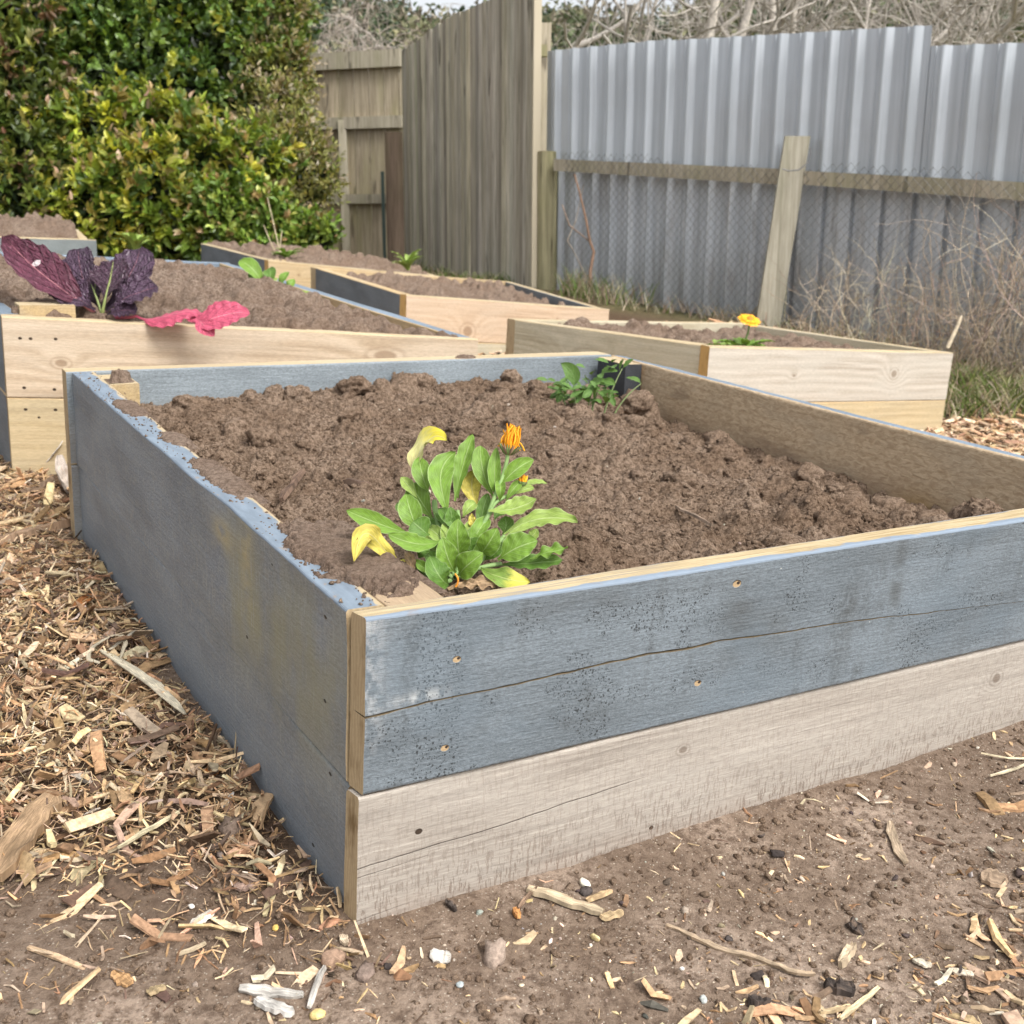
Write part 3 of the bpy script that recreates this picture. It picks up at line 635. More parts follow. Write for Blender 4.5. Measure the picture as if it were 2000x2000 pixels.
# =================================================================== generic beds
def make_bed(C,layers,mats,label,soil=None,posts=(),tops=('bare_top',)*4,seed=0,ends=('end_orange','end')):
    """C: FL,FR,BR,BL outer top corners (bed frame, 3D). mats: dict side -> list of outer materials per layer"""
    FL,FR,BR,BL=[np.array(c,float) for c in C]
    cen=(FL+FR+BR+BL)/4; root=thing('raised_garden_bed',label,'raised bed',b2w((cen[0],cen[1],cen[2]-sum(layers))),'raised garden beds')
    bedquads.append(np.array([FL[:2],FR[:2],BR[:2],BL[:2]]))
    def inw(P,Q,R_):   # unit vector from edge PQ towards R
        d=(Q-P)[:2]; n=nrm(np.array([-d[1],d[0]])); 
        if n@((R_-P)[:2])<0: n=-n
        return np.array([n[0],n[1],0.0])
    nf=inw(FL,FR,BL);nb=inw(BL,BR,FL);nl=inw(FL,BL,FR);nr=inw(FR,BR,FL); Tt=.045
    z=0
    for li,h in enumerate(layers):
        zt=-z-(.0015 if li else 0); zb=-z-h
        def q(o,i,gap=0): return [b2w(o+[0,0,zt]),b2w(i+[0,0,zt]),b2w(i+[0,0,zb]),b2w(o+[0,0,zb])]
        def m(side): 
            L=mats[side]; return L[min(li,len(L)-1)]
        inn=mats.get('inner','pine_tan')
        it=(lambda k: tops[k] if li==0 else 'pine_tan')
        add_board('front_board',root,q(FL,FL+nf*Tt),q(FR,FR+nf*Tt),[m('front'),it(0),inn,'end',ends[0],ends[0]],seed=seed+1+li*10,z0=-z,nseg=24)
        add_board('back_board',root,q(BL,BL+nb*Tt),q(BR,BR+nb*Tt),[m('back'),it(2),mats.get('inner_back',inn),'end','end','end'],seed=seed+2+li*10,z0=-z,nseg=16)
        f1=FL+nf*(Tt+.001);b1=BL+nb*(Tt+.001)
        add_board('side_board',root,q(f1,f1+nl*Tt),q(b1,b1+nl*Tt),[m('left'),it(1),inn,'end','end','end'],seed=seed+3+li*10,z0=-z,nseg=16)
        f1=FR+nf*(Tt+.001);b1=BR+nb*(Tt+.001)
        add_board('side_board',root,q(f1,f1+nr*Tt),q(b1,b1+nr*Tt),[m('right'),it(3),mats.get('inner_right',inn),'end','end','end'],seed=seed+4+li*10,z0=-z,nseg=16)
        z+=h
    def P3(u,v,off):   # unit square -> inner area
        a=FL+nf*Tt+nl*Tt;b=FR+nf*Tt+nr*Tt;c=BR+nb*Tt+nr*Tt;d=BL+nb*Tt+nl*Tt
        u=np.asarray(u)[...,None];v=np.asarray(v)[...,None]
        p=a*(1-u)*(1-v)+b*u*(1-v)+c*u*v+d*(1-u)*v; p=p.copy(); p[...,2]+=off; return p
    if soil:
        n,off,mat,lab=soil['n'],soil['off'],soil['mat'],soil['label']
        lx=np.linalg.norm(FR-FL);ly=np.linalg.norm(BL-FL)
        X=np.linspace(-.02,lx*.965+.0,n);Y=np.linspace(-.02,ly*.965,int(n*ly/lx))
        ux=X[-1];uy=Y[-1]
        def base(x,y): return off(np.clip(x/ux,0,1),np.clip(y/uy,0,1))+.012*fbm(np.asarray(x)*4,np.asarray(y)*4,seed,3,seed)
        cl=rand_clods(soil.get('nc',1500),0,ux,0,uy,.009,soil.get('rmax',.045),base,2.3,-.1)
        xx,yy=np.meshgrid(X,Y,indexing='ij'); Z=base(xx,yy)+.004*fbm(xx*40,yy*40,0,3,8); stamp(X,Y,Z,cl); Z+=.006*fbm(xx*60,yy*60,0,4,9); Z[0,:]-=.12;Z[-1,:]-=.12;Z[:,0]-=.12;Z[:,-1]-=.12
        P=P3(xx/ux,yy/uy,Z).reshape(-1,3)
        solo('garden_soil',b2w(P),grid_faces(len(X),len(Y)),b2w(cen),[M[mat]],lab,'soil',None,'stuff',smooth=True)
    for (u,v,w_,d_,zt,mt,lab) in posts:
        c=P3(u,v,0.0)
        exd=nrm((FR-FL)[:2])*w_; eyd=nrm((BL-FL)[:2])*d_
        if u>.5: c[:2]-=exd
        if v>.5: c[:2]-=eyd
        post(root,c[:2],exd,eyd,c[2]+zt,c[2]-.35,[mt,'bare_top',mt,'end',mt,mt],seed,label=lab)
    return root,P3
def C3(u,v,z): return BZ(u,v,z)
# bed B : behind bed A on the left (mustard plant)
Bc=[C3(3,618,.058),C3(934,663,-.012),C3(446,513,.06),C3(-160,484,.085)]
bedB,P3B=make_bed(Bc,[.2,.215],dict(front=['pine_b','pine_b2'],left=['paint'],right=['paint'],back=['paint'],inner='pine_tan',inner_back='paint_blue'),
  'long pale pine bed behind the front one, holding the dark purple mustard plant',
  soil=dict(n=200,off=lambda u,v: -.012-.05*sstep(.75,1,v)+.03*np.sin(np.pi*np.clip(u,0,1))*np.sin(np.pi*np.clip(v*1.1,0,1))-.03*sstep(.8,1,u),mat='soil_b',label='cloddy brown soil heaped around the purple mustard plant',nc=5200),
  posts=[(0.0,0.0,.13,.07,.022,'post_tan',None)],tops=('bare_top','paint_blue','paint_blue','paint_blue'),seed=30,ends=('end','end'))
# bed E : middle
Ec=[C3(794,576,-.055),C3(1190,604,-.165),C3(988,549,-.16),C3(607,522,-.055)]
bedE,P3E=make_bed(Ec,[.2,.2],dict(front=['pine_e','pine_fl'],left=['paint'],right=['paint'],back=['pine_e'],inner='pine_tan',inner_right='paint'),
  'pinkish pine bed with blue-grey ends in the middle, two rows back',
  soil=dict(n=110,off=lambda u,v: -.05+.05*np.exp(-((u-.4)**2/.05+(v-.75)**2/.1))+.04*np.exp(-((u-.85)**2/.02+(v-.8)**2/.06)),mat='soil_b',label='brown soil inside the pinkish pine bed in the middle',nc=1100),
  tops=('bare_top','pine_tan','bare_top','bare_top'),seed=50)
# bed C : behind E
Cc=[C3(524,508,-.05),C3(862,540,-.15),C3(800,520,-.13),C3(396,475,-.05)]
bedC,P3C=make_bed(Cc,[.2,.2],dict(front=['pine_tan','pine_e'],left=['paint'],right=['pine_fl'],back=['pine_tan'],inner='pine_tan'),
  'farthest bed near the hedge, grey painted side and orange pine front',
  soil=dict(n=110,off=lambda u,v: .0+.05*np.sin(np.pi*np.clip(u,0,1))*np.sin(np.pi*np.clip(v,0,1)),mat='soil_b',label='soil heaped in the farthest bed near the hedge',nc=900),
  tops=('bare_top','bare_top','bare_top','bare_top'),seed=70,posts=[(0,0,.09,.09,-.002,'post_tan',None)])
# bed F : right, orange flower
FLc=C3(1387,677,-.06);FRc=C3(1862,689,-.135);FBL=C3(991,622,-.06);FBR=C3(1447,630,-.135)
bedF,P3F=make_bed([FLc,FRc,FBR,FBL],[.2,.16],dict(front=['pine_f','pine_b2'],left=['pine_fl'],right=['pine_fl'],back=['pine_fl'],inner='pine_fl'),
  'whitish pine bed on the right near the iron fence, with an orange flower',
  soil=dict(n=120,off=lambda u,v: -.045+.035*np.exp(-((u-.25)**2/.04+(v-.8)**2/.06)),mat='soil_b',label='brown soil in the whitish pine bed on the right',nc=1100),
  seed=90,ends=('end_orange','end'))
# bed D : far left corner
Dc=[C3(-240,455,.12),C3(188,468,.06),C3(140,447,.07),C3(-240,432,.12)]
bedD,P3D=make_bed(Dc,[.2,.2],dict(front=['paint_pale'],left=['paint'],right=['pine_tan'],back=['paint'],inner='pine_tan'),
  'pale grey painted bed at the far left, partly behind the purple leaves',
  soil=dict(n=90,off=lambda u,v: .01+.05*np.sin(np.pi*np.clip(v,0,1)),mat='soil_b',label='pale brown soil in the far left grey bed',nc=700),seed=110)
# =================================================================== GROUND
def axis(lo,hi,a,b,fine,coarse_n,far0,far1):
    mid=np.arange(a,b,fine); L=a-np.geomspace(fine,a-far0,coarse_n)[::-1]; R_=b+np.geomspace(fine,far1-b,coarse_n); return np.concatenate([L,mid,R_])
GX=axis(0,0,-.85,1.35,.0062,90,-60,60); GY=axis(0,0,-.75,1.25,.0062,110,-20,80)
gx,gy=np.meshgrid(GX,GY,indexing='ij')
def mulchmask(x,y):    # 1 where wood chips lie thick
    x=np.asarray(x,float);y=np.asarray(y,float)
    n=fbm(x*3.2,y*3.2,0,3,31)*.16
    left=sstep(-.07,.16,-(x+.02)+0*(y)+n)*sstep(-.34,-.02,y-.75*x*0+n-.30*(x+.35)*0)
    left=sstep(-.12,.14,(y-(.10-.55*(x+.3)))*.55+n*.9)*sstep(.08,-.06,x+n*.4)
    right=sstep(1.5,1.75,x+n)*sstep(5.2,4.4,x+n)
    lr=sstep(.95,1.25,x+.35*(-y)-.2+n)*.55*sstep(.1,-.1,y)
    back=sstep(1.6,1.8,y+n)
    return np.clip(np.maximum(np.maximum(left,right),np.maximum(lr*.7,back)),0,1)
def bank(x,y):   # loose earth banked against the near faces of the front bed
    return .022*sstep(-.16,-.04,y)*sstep(-.25,.1,x)*(.6+.5*fbm(x*3,y*3,0,2,44))*sstep(.3,.0,y)+.012*sstep(-.12,0,x)*(x<.05)*sstep(-.1,.1,y)*sstep(1.6,1.2,y)
def Gd(x,y):
    near=sstep(3.2,1.6,np.hypot(x-.2,y-.2))
    z=G(x,y)+bank(x,y)*.5
    z=z+near*(.007*fbm(x*6,y*6,0,3,51)+.006*mulchmask(x,y)*fbm(x*24,y*24,0,2,53))+(1-near)*.012*fbm(x*1.5,y*1.5,0,3,55)
    return z
gz=Gd(gx,gy)
fine=sstep(1.5,1.1,np.maximum(np.abs(gx-.25)/1.0,np.abs(gy-.2)/1.0))
m=(GX>-.86)&(GX<1.36);n_=(GY>-.76)&(GY<1.26)
i0,i1=np.where(m)[0][[0,-1]];j0,j1=np.where(n_)[0][[0,-1]]
sub=gz[i0+2:i1-2,j0+2:j1-2].copy()
Xs=GX[i0+2:i1-2];Ys=GY[j0+2:j1-2]
def basem(x,y): return Gd(x,y)
cl=rand_clods(3800,-.85,1.3,-.75,1.2,.006,.02,basem,2.8,.8)
cl=cl[~((cl[:,0]>.0)&(cl[:,1]>-.0))]
stamp(Xs,Ys,sub,cl,.6)
for (cx,cy_,r) in ((-.052,.30,.045),(-.02,-.16,.02),(.03,-.17,.024),(.07,-.16,.018),(.33,-.14,.03),(-.09,.27,.018),(.5,-.12,.03)):
    b=float(Gd(cx,cy_)); cc=[(cx,cy_,r,b-.1*r)]+[(cx+RNG.normal(0,r*.6),cy_+RNG.normal(0,r*.6),r*RNG.uniform(.2,.5),b+r*RNG.uniform(-.1,.5)) for _ in range(16)]
    stamp(Xs,Ys,sub,np.array(cc),.85)
gz[i0+2:i1-2,j0+2:j1-2]=sub
gz=gz+fine*(.0016*fbm(gx*110,gy*110,0,3,61)+.001*fbm(gx*240,gy*240,0,2,62))
# a shallow crack in the packed earth by the front board
far=np.hypot(gx,gy)
P=np.stack([gx,gy,gz],-1).reshape(-1,3)
def gz_at(x,y):
    x=np.asarray(x,float);y=np.asarray(y,float)
    i=np.clip(np.searchsorted(GX,x),1,len(GX)-1);j=np.clip(np.searchsorted(GY,y),1,len(GY)-1); 
    tx=np.clip((x-GX[i-1])/(GX[i]-GX[i-1]),0,1);ty=np.clip((y-GY[j-1])/(GY[j]-GY[j-1]),0,1)
    return gz[i-1,j-1]*(1-tx)*(1-ty)+gz[i,j-1]*tx*(1-ty)+gz[i-1,j]*(1-tx)*ty+gz[i,j]*tx*ty
mm=mulchmask(gx,gy)
gr=sstep(3.6,4.2,gx+fbm(gx*2,gy*2,0,2,70)*.3)
t=NT('ground'); pos=t.n('ShaderNodeNewGeometry').outputs['Position']; a=t.attr('col').outputs['Color']; mk=t.attr('mask').outputs['Vector']; mx_,my_,mz_=t.sep(mk)
n1=t.noise(pos,4,5,.6);n2=t.noise(pos,70,6,.72);n3=t.noise(pos,300,3,.7)
c=t.mix(t.rng(n1,.38,.62),(.20,.145,.105),(.37,.285,.22)); c=t.mix(t.rng(n2,.34,.62),(.12,.083,.06),c); c=t.mix(t.math('MULTIPLY',t.rng(t.noise(pos,2.2,4,.6),.48,.62),.55),c,(.135,.095,.068))
c=t.mix(t.math('MULTIPLY',t.rng(n3,.6,.72),.55),c,(.45,.37,.3))
sp=t.math('LESS_THAN',t.voro(pos,150,rnd=1.0),.16); c=t.mix(t.math('MULTIPLY',sp,.6),c,(.5,.44,.36))
mc=t.ramp(t.noise(t.vmul(pos,(60,110,60)),1.0,5,.75,.8),[(.35,(.035,.02,.012)),(.55,(.10,.06,.035)),(.75,(.26,.17,.10))])  # ramp's near-black end paints shade into the gaps between chips
c=t.mix(t.math('MULTIPLY',mx_,.85),c,mc); c=t.mix(my_,c,t.ramp(t.noise(pos,25,5,.7),[(.35,(.05,.06,.02)),(.6,(.2,.17,.09))]))
h=t.math('ADD',n2,t.math('MULTIPLY',n3,.5))
M['ground']=t.bsdf(c,.95,t.bump(h,.8,.007),.12)
o=solo('ground',b2w(P),grid_faces(len(GX),len(GY)),(0,0,0),[M['ground']],kind='structure',smooth=True,attrs={'mask':np.stack([mm,gr,0*mm],-1).reshape(-1,3)})
# ------------------------------------------------------------------ wood chips
CH=[(.58,.42,.25),(.48,.33,.185),(.36,.225,.125),(.24,.145,.08),(.64,.51,.34),(.52,.39,.25),(.36,.27,.19),(.13,.085,.06),(.62,.54,.43),(.42,.25,.13)]
CW=(4.5,5.5,6,6.5,2.6,4.5,4,5,.7,1.6)
def chips(name,label,n,xr,yr,dens,size,thick,loc,cat='wood chips',pile=.012,asp=(2,6),cols=CH,wts=CW,kind='stuff',tilt=.28,bendm=.5,avoid=True,nsec=3,m=180):
    x=RNG.uniform(*xr,n);y=RNG.uniform(*yr,n); d=dens(x,y); k=(RNG.random(n)<d)
    if avoid: k&=~inbeds(x,y,-.004)
    x=x[k];y=y[k];d=d[k]
    z=gz_at(x,y); P=b2w(np.stack([x,y,z],1)); k=inview(P,m); x=x[k];y=y[k];z=z[k];d=d[k]; n=len(x)
    L=size[0]*np.exp(RNG.normal(0,.55,n)); L=np.clip(L,size[0]*.25,size[1]); Wd=L/(asp[0]+(asp[1]-asp[0])*RNG.random(n)**.8); Wd=np.minimum(Wd,.017+size[1]*.05); Tk=np.minimum(Wd*.45,RNG.uniform(*thick,n))
    lift=RNG.random(n)**1.6*pile*d+Tk*.4; 
    P=b2w(np.stack([x,y,z+lift],1))
    V,Fc,C=chips_mesh(P,L,Wd,Tk,RNG.uniform(0,6.28,n),RNG.normal(0,tilt*.6,n),RNG.normal(0,tilt,n),RNG.normal(0,bendm,n),RNG.uniform(.1,.85,n),pick(cols,wts,n,.2),nsec)
    print(name,n)
    return solo(name,V,Fc,loc,[M['chips']],label,cat,None,kind,cols=C,smooth=False)
chips('wood_chip_mulch','thick shredded wood chip mulch along the left of the front bed',30000,(-1.15,.02),(-.75,2.4),lambda x,y: mulchmask(x,y)*(1-.25*sstep(1.2,2.4,y)),(.019,.085),(.0010,.0045),b2w((-.4,.6,-.37)),tilt=.5,pile=.024,asp=(1.9,11),bendm=.9)
chips('wood_chip_mulch','fine brown mulch fibres beside the front bed',34000,(-1.0,.02),(-.7,2.2),lambda x,y: mulchmask(x,y),(.018,.075),(.0006,.0014),b2w((-.4,.5,-.37)),asp=(8,22),pile=.022,bendm=1.3,tilt=.4,cat='wood fibres')
chips('coarse_wood_chips','larger flat wood chips lying on top of the mulch at the left',2300,(-1.0,.02),(-.7,2.0),lambda x,y: mulchmask(x,y),(.038,.085),(.002,.005),b2w((-.4,.5,-.37)),tilt=.3,pile=.026,asp=(1.8,6),bendm=.5)
chips('scattered_wood_chips','wood chips scattered over the bare earth in front of the front bed',9500,(-.9,1.5),(-.8,.02),lambda x,y: np.clip(.10+.6*sstep(-.26,-.44,y+.14*fbm(x*4,y*4,0,2,9)-.10*sstep(.4,.9,x))*sstep(.1,.6,x+.2)+.3*sstep(.05,-.35,x)+.4*sstep(.9,1.2,x),0,1)*(.12+.88*sstep(-.02,-.14,y)),(.013,.042),(.001,.004),b2w((.2,-.4,-.38)),pile=.004,tilt=.22,wts=(5,4,4,5,4,4,4,4,2.5,.8))
chips('fine_wood_litter','fine crumbs of wood and bark mixed into the bare earth',9000,(-.9,1.5),(-.8,.0),lambda x,y: np.clip(.25+.6*sstep(-.2,-.42,y+.1*fbm(x*5,y*5,0,2,19))+.4*sstep(.9,1.2,x),0,1)*(.2+.8*sstep(-.03,-.14,y)),(.005,.014),(.0008,.002),b2w((.2,-.42,-.38)),asp=(1.3,5),pile=.003,bendm=.6,cat='wood litter',wts=(3,4,5,6,2,4,4,5,.6,1))
chips('scattered_bark_fibres','thin twigs and fibres lying on the bare earth in front of the front bed',1900,(-.9,1.5),(-.8,.02),lambda x,y:  np.clip(.25+.6*sstep(-.28,-.5,y),0,1),(.02,.07),(.0006,.0014),b2w((.2,-.42,-.38)),asp=(10,30),pile=.004,bendm=1.2,cat='twigs',wts=(5,4,4,3,4,4,4,3,1,.8))
chips('wood_chip_path','light wood chip path on the right behind the front bed',30000,(1.5,5.2),(-.3,4.2),lambda x,y: mulchmask(x,y)*sstep(5.0,3.8,x),(.036,.12),(.002,.007),b2w((2.8,1.5,-.45)),pile=.02,tilt=.3,cols=[(.62,.43,.28),(.5,.33,.2),(.38,.24,.14),(.72,.56,.4)],wts=(4,4,3,3))
chips('wood_chip_path','wood chip mulch between the beds farther back',12000,(-2.5,1.6),(1.6,4.5),lambda x,y: mulchmask(x,y),(.04,.1),(.002,.006),b2w((-1,2.5,-.38)),pile=.02)
PB=[(.42,.35,.28),(.52,.46,.38),(.34,.27,.21),(.58,.5,.38),(.3,.29,.27),(.5,.38,.22),(.66,.61,.54)]
crumbs('gravel','small pebbles pressed into the bare earth before the front bed',900,(-.9,1.5),(-.75,.0),lambda x,y: gz_at(x,y)-.0008,.0012,.0055,PB,(4,2,5,2,1,.8,.6),b2w((.2,-.3,-.38)),pw=2.6,cat='pebbles',flat=.7)
crumbs('soil_crumbs','crumbs of earth strewn over the ground at the foot of the front bed',17000,(-.8,1.45),(-.75,.35),lambda x,y: gz_at(x,y)-inbeds(x,y,.01)*.1-.0008,.0015,.0062,SC,(4,3,3,1),b2w((.2,-.2,-.38)),pw=2.7)
crumbs('bark_bits','dark bits of bark and charcoal on the bare earth',170,(-.9,1.5),(-.75,-.08),lambda x,y: gz_at(x,y),.0025,.008,[(.07,.055,.05),(.11,.08,.06)],(1,1),b2w((.3,-.5,-.38)),pw=2.4,cat='bark bits',flat=.6,hi=1)
crumbs('pebbles_in_bed','pale grit scattered in the soil of the front bed',70,(.08,1.35),(.02,1.4),zA,.0018,.008,PB,(4,3,2,3,1,.5,3),b2w((.7,.7,-.08)),pw=2.4,cat='grit')
# =================================================================== FENCES
def onplane(u,v,P0,d,off=0.0):
    d=np.array([d[0],d[1],0.0]); n=np.array([-d[1],d[0],0.0]); 
    if n@(CAM-P0)<0: n=-n
    r=ray(u,v); return CAM+r*((n@(P0+n*off-CAM))/(n@r))
def boxpts(c0,c1,c2,c3,dvec):
    a=[np.array(x) for x in (c0,c1,c2,c3)]; return np.array(a+[x+dvec for x in a])
BOXF=[(0,1,2,3),(7,6,5,4),(0,4,5,1),(1,5,6,2),(2,6,7,3),(3,7,4,0)]
def wcol(base,jit=.12): return np.array(base)*RNG.normal(1,jit)
def fence_wood(name,lo,hi,moss=(.16,.16,.07),rough=.85,mo=.5):
    t=NT(name); pos=t.n('ShaderNodeTexCoord').outputs['Object']; a=t.attr('col').outputs['Color']
    st=t.noise(t.vmul(pos,(42,42,2.2)),1.0,5,.7); big=t.noise(t.vmul(pos,(5,5,.8)),1.0,4,.6); kn=t.noise(t.vmul(pos,(14,14,2.2)),1.0,2,.5)
    c=t.mix(t.rng(st,.3,.7),lo,hi); c=t.mix(1.0,c,a,'MULTIPLY')
    c=t.mix(t.math('MULTIPLY',t.rng(kn,.64,.72),.75),c,tuple(x*.35 for x in lo))
    c=t.mix(t.math('MULTIPLY',t.rng(big,.45,.68),mo),c,moss)
    return t.bsdf(c,rough,t.bump(st,.5,.004),.15)
M['palings']=fence_wood('palings',(.33,.30,.24),(.56,.515,.43),moss=(.22,.215,.16),mo=.5)
M['palings_left']=fence_wood('palings_left',(.30,.25,.18),(.54,.46,.35),moss=(.33,.31,.16))
M['rail']=fence_wood('rail',(.30,.27,.2),(.50,.45,.35),moss=(.3,.29,.18))
M['post_pale']=fence_wood('post_pale',(.36,.31,.23),(.52,.46,.35),moss=(.4,.38,.22),mo=.3)
M['post_moss']=fence_wood('post_moss',(.20,.18,.11),(.36,.33,.2),moss=(.22,.22,.1),mo=.6)
M['post_green']=fence_wood('post_green',(.27,.25,.19),(.45,.42,.34),moss=(.23,.23,.15),mo=.6)
M['cream']=bare_wood('cream_edge',(.40,.35,.26),(.52,.46,.34),greyamt=.1)
# tall close boarded fence
TPL=D(788,300,10.2);TPR=D(1045,300,8.0); td=nrm((TPR-TPL)[:2]); TL=np.linalg.norm((TPR-TPL)[:2])
fT=thing('paling_fence','tall grey weathered close-boarded wooden fence in the middle of the background','fence',(*((TPL+TPR)/2)[:2],CZ-.4))
tn=np.array([-td[1],td[0],0.0]); tn=tn if tn@(CAM-TPL)>0 else -tn
tops=[onplane(u,v,TPL,td) for (u,v) in ((788,98),(873,36),(956,0),(1045,-52))]
tsx=[ (p-TPL)[:2]@td for p in tops]; tzz=[p[2] for p in tops]
mb=MB(); n=int(TL/.058)
for i in range(n):
    s0=i*TL/n;s1=(i+1)*TL/n-.0015+RNG.uniform(-.004,.004); off=RNG.choice([0.0,.004,.008])
    z1=np.interp((s0+s1)/2,tsx,tzz)+RNG.normal(0,.003); zb=CZ-1.2
    a=TPL+np.array([*(td*s0),0])+tn*off; b=TPL+np.array([*(td*s1),0])+tn*off
    v=boxpts((a[0],a[1],zb),(b[0],b[1],zb),(b[0],b[1],z1),(a[0],a[1],z1),-tn*.016)
    g=RNG.normal(1,.16); mb.add(v,BOXF,0,c=np.clip(np.array([g,g*RNG.normal(1,.02),g*RNG.normal(.98,.04)]),.5,1.3))
k=mb.kw(); part('palings',k.pop('verts'),k.pop('faces'),fT,[M['palings']],**k)
a=TPL+np.array([*(td*(TL+.004)),0])+tn*.03; mb=MB(); a2=a-tn*.05+np.array([*(td*.018),0]); zt=np.interp(TL,tsx,tzz)
mb.add(boxpts((a[0],a[1],CZ-1.2),(a[0]+td[0]*.02,a[1]+td[1]*.02,CZ-1.2),(a[0]+td[0]*.02,a[1]+td[1]*.02,zt),(a[0],a[1],zt),-tn*.06),BOXF,0)
k=mb.kw(); part('end_batten',k.pop('verts'),k.pop('faces'),fT,[M['cream']],**k)
def vpost(root,name,u0,u1,vt,vb,dep,mat,lean=0.0,dd=None,label=None,rnd=False,hz=1.1):
    """post seen between pixel columns u0,u1 with top vt at depth dep"""
    P=D((u0+u1)/2,vt,dep); wd=(u1-u0)/F*dep; dd=dd or wd
    Q=D(u0+(u1-u0)/2+lean,vb,dep); 
    mb=MB(); ns=8 if rnd else 4; rings=14
    V=[]
    for j in range(rings+1):
        t_=j/rings; z=P[2]+(Q[2]-P[2])*t_*hz; x=P[0]+(Q[0]-P[0])*t_*hz; y=P[1]
        if rnd:
            for q in range(12):
                an=q/12*6.283; V.append((x+math.cos(an)*wd*.5*(1+.03*vn(an,z*9)),y+math.sin(an)*dd*.5,z))
        else:
            for (sx,sy) in ((-.5,-.5),(.5,-.5),(.5,.5),(-.5,.5)): V.append((x+sx*wd+.002*float(vn(z*6,sx*3)),y+sy*dd,z))
    m_=12 if rnd else 4; Fc=[]
    for j in range(rings):
        for q in range(m_): Fc.append((j*m_+q,(j+1)*m_+q,(j+1)*m_+(q+1)%m_,j*m_+(q+1)%m_))
    Fc.append(tuple(range(m_))); Fc.append(tuple(rings*m_+q for q in range(m_-1,-1,-1)))
    if root is None:
        return solo(name,V,Fc,(P[0],P[1],Q[2]),[M[mat]],cols=np.ones((len(V),3)),smooth=False)
    return part(name,V,Fc,root,[M[mat]],label,cols=np.ones((len(V),3)),smooth=False)
vpost(fT,'post',1053,1077,46,560,8.22,'post_pale',lean=-6,label='pale upper post at the end of the fence')
vpost(fT,'post_block',1053,1069,88,110,8.10,'post_moss',label='small dark block on the post',hz=1.0)
# left fence with rails and gaps
LPR=D(790,300,10.6);LPL=D(420,300,11.3); ld=nrm((LPR-LPL)[:2]); LL=np.linalg.norm((LPR-LPL)[:2])
fL=thing('rail_fence','brown paling fence with three horizontal rails behind the hedge','fence',(*((LPL+LPR)/2)[:2],CZ-.4))
ln=np.array([-ld[1],ld[0],0.0]); ln=ln if ln@(CAM-LPL)>0 else -ln
mb=MB(); s=0.0
while s<LL:
    wd_=.148; a=LPL+np.array([*(ld*s),0]); b=LPL+np.array([*(ld*min(LL,s+wd_)),0]); zt=onplane(700,112,LPL,ld)[2]+RNG.normal(0,.004)
    g=RNG.normal(1,.1)
    mb.add(boxpts((a[0],a[1],CZ-1.4),(b[0],b[1],CZ-1.4),(b[0],b[1],zt),(a[0],a[1],zt),-ln*.018),BOXF,0,c=np.clip([g,g,g*.97],.6,1.3)); s+=wd_+.011
k=mb.kw(); part('palings',k.pop('verts'),k.pop('faces'),fL,[M['palings_left']],**k)
for (va,vb,ua) in ((105,138,LL),(231,254,LL),(380,398,LL*.93)):
    p0=onplane(600,va,LPL,ld,.05);q0=onplane(600,vb,LPL,ld,.05)
    za,zb=p0[2],q0[2]; a=LPL+ln*.008;b=LPL+np.array([*(ld*ua),0])+ln*.008
    mb=MB(); mb.add(boxpts((a[0],a[1],zb),(b[0],b[1],zb),(b[0],b[1],za),(a[0],a[1],za),ln*.045),BOXF)
    k=mb.kw(); part('rail',k.pop('verts'),k.pop('faces'),fL,[M['rail']],**{**k,'cols':np.ones((8,3))})
vpost(fL,'post',661,677,235,500,10.72,'rail',dd=.08)
o=vpost(None,'shade_sheet',751,786,258,514,10.35,'palings_left',dd=.03); M['shade_brown']=fence_wood('shade_brown',(.07,.05,.035),(.13,.095,.07),mo=.2); o.data.materials[0]=M['shade_brown']  # dark sheet added in place of the shadow in the fence corner
tag(o,'dark brown sheet standing in for shadow in the corner where the two wooden fences meet','shade sheet')
o=vpost(None,'steel_stake',744,750,335,522,10.3,'shade_brown',dd=.03)
tS=NT('stake_green'); M['stake']=tS.bsdf((.05,.075,.065),.6); o.data.materials[0]=M['stake']; tag(o,'thin dark green stake standing beside the dark shade sheet','stake')
# corrugated iron fence
I0=D(1089,400,8.0);I1=D(1820,400,6.0); idr=nrm((I1-I0)[:2]); inn=np.array([-idr[1],idr[0],0.0]); inn=inn if inn@(CAM-I0)>0 else -inn
def iat(u,v,off): return onplane(u,v,I0,idr,off)
def isx(P): return float((P-I0)[:2]@idr)
def iron(name): 
    t=NT(name); pos=t.n('ShaderNodeTexCoord').outputs['Object']
    st=t.noise(t.vmul(pos,(24,24,.7)),1.0,5,.65); b=t.noise(pos,3,4,.6)
    if name=='iron_new': c=t.mix(t.rng(st,.3,.7),(.44,.475,.505),(.57,.61,.65)); c=t.mix(t.math('MULTIPLY',t.rng(b,.45,.7),.3),c,(.42,.445,.46)); r=.33; me=.45
    else:
        c=t.mix(t.rng(st,.3,.7),(.42,.455,.49),(.60,.64,.68)); c=t.mix(t.math('MULTIPLY',t.rng(t.noise(t.vmul(pos,(9,9,1.6)),1.0,5,.7),.5,.7),.55),c,(.23,.2,.17)); r=.55; me=.4
        _,_,z=t.sep(pos); c=t.mix(t.math('MULTIPLY',t.rng(z,.55,.1),.35),c,(.27,.25,.22)); c=t.mix(t.math('MULTIPLY',t.rng(t.noise(t.vmul(pos,(30,30,1.2)),1.0,4,.7),.55,.7),.5),c,(.68,.69,.69))
    return t.bsdf(c,r,t.bump(b,.1,.004),.4,me)
M['iron_new']=iron('iron_new');M['iron_old']=iron('iron_old')
fI=thing('corrugated_iron_fence','tall silver corrugated iron fence at the right','fence',(*(I0+np.array([*(idr*2),0]))[:2],CZ-.5))
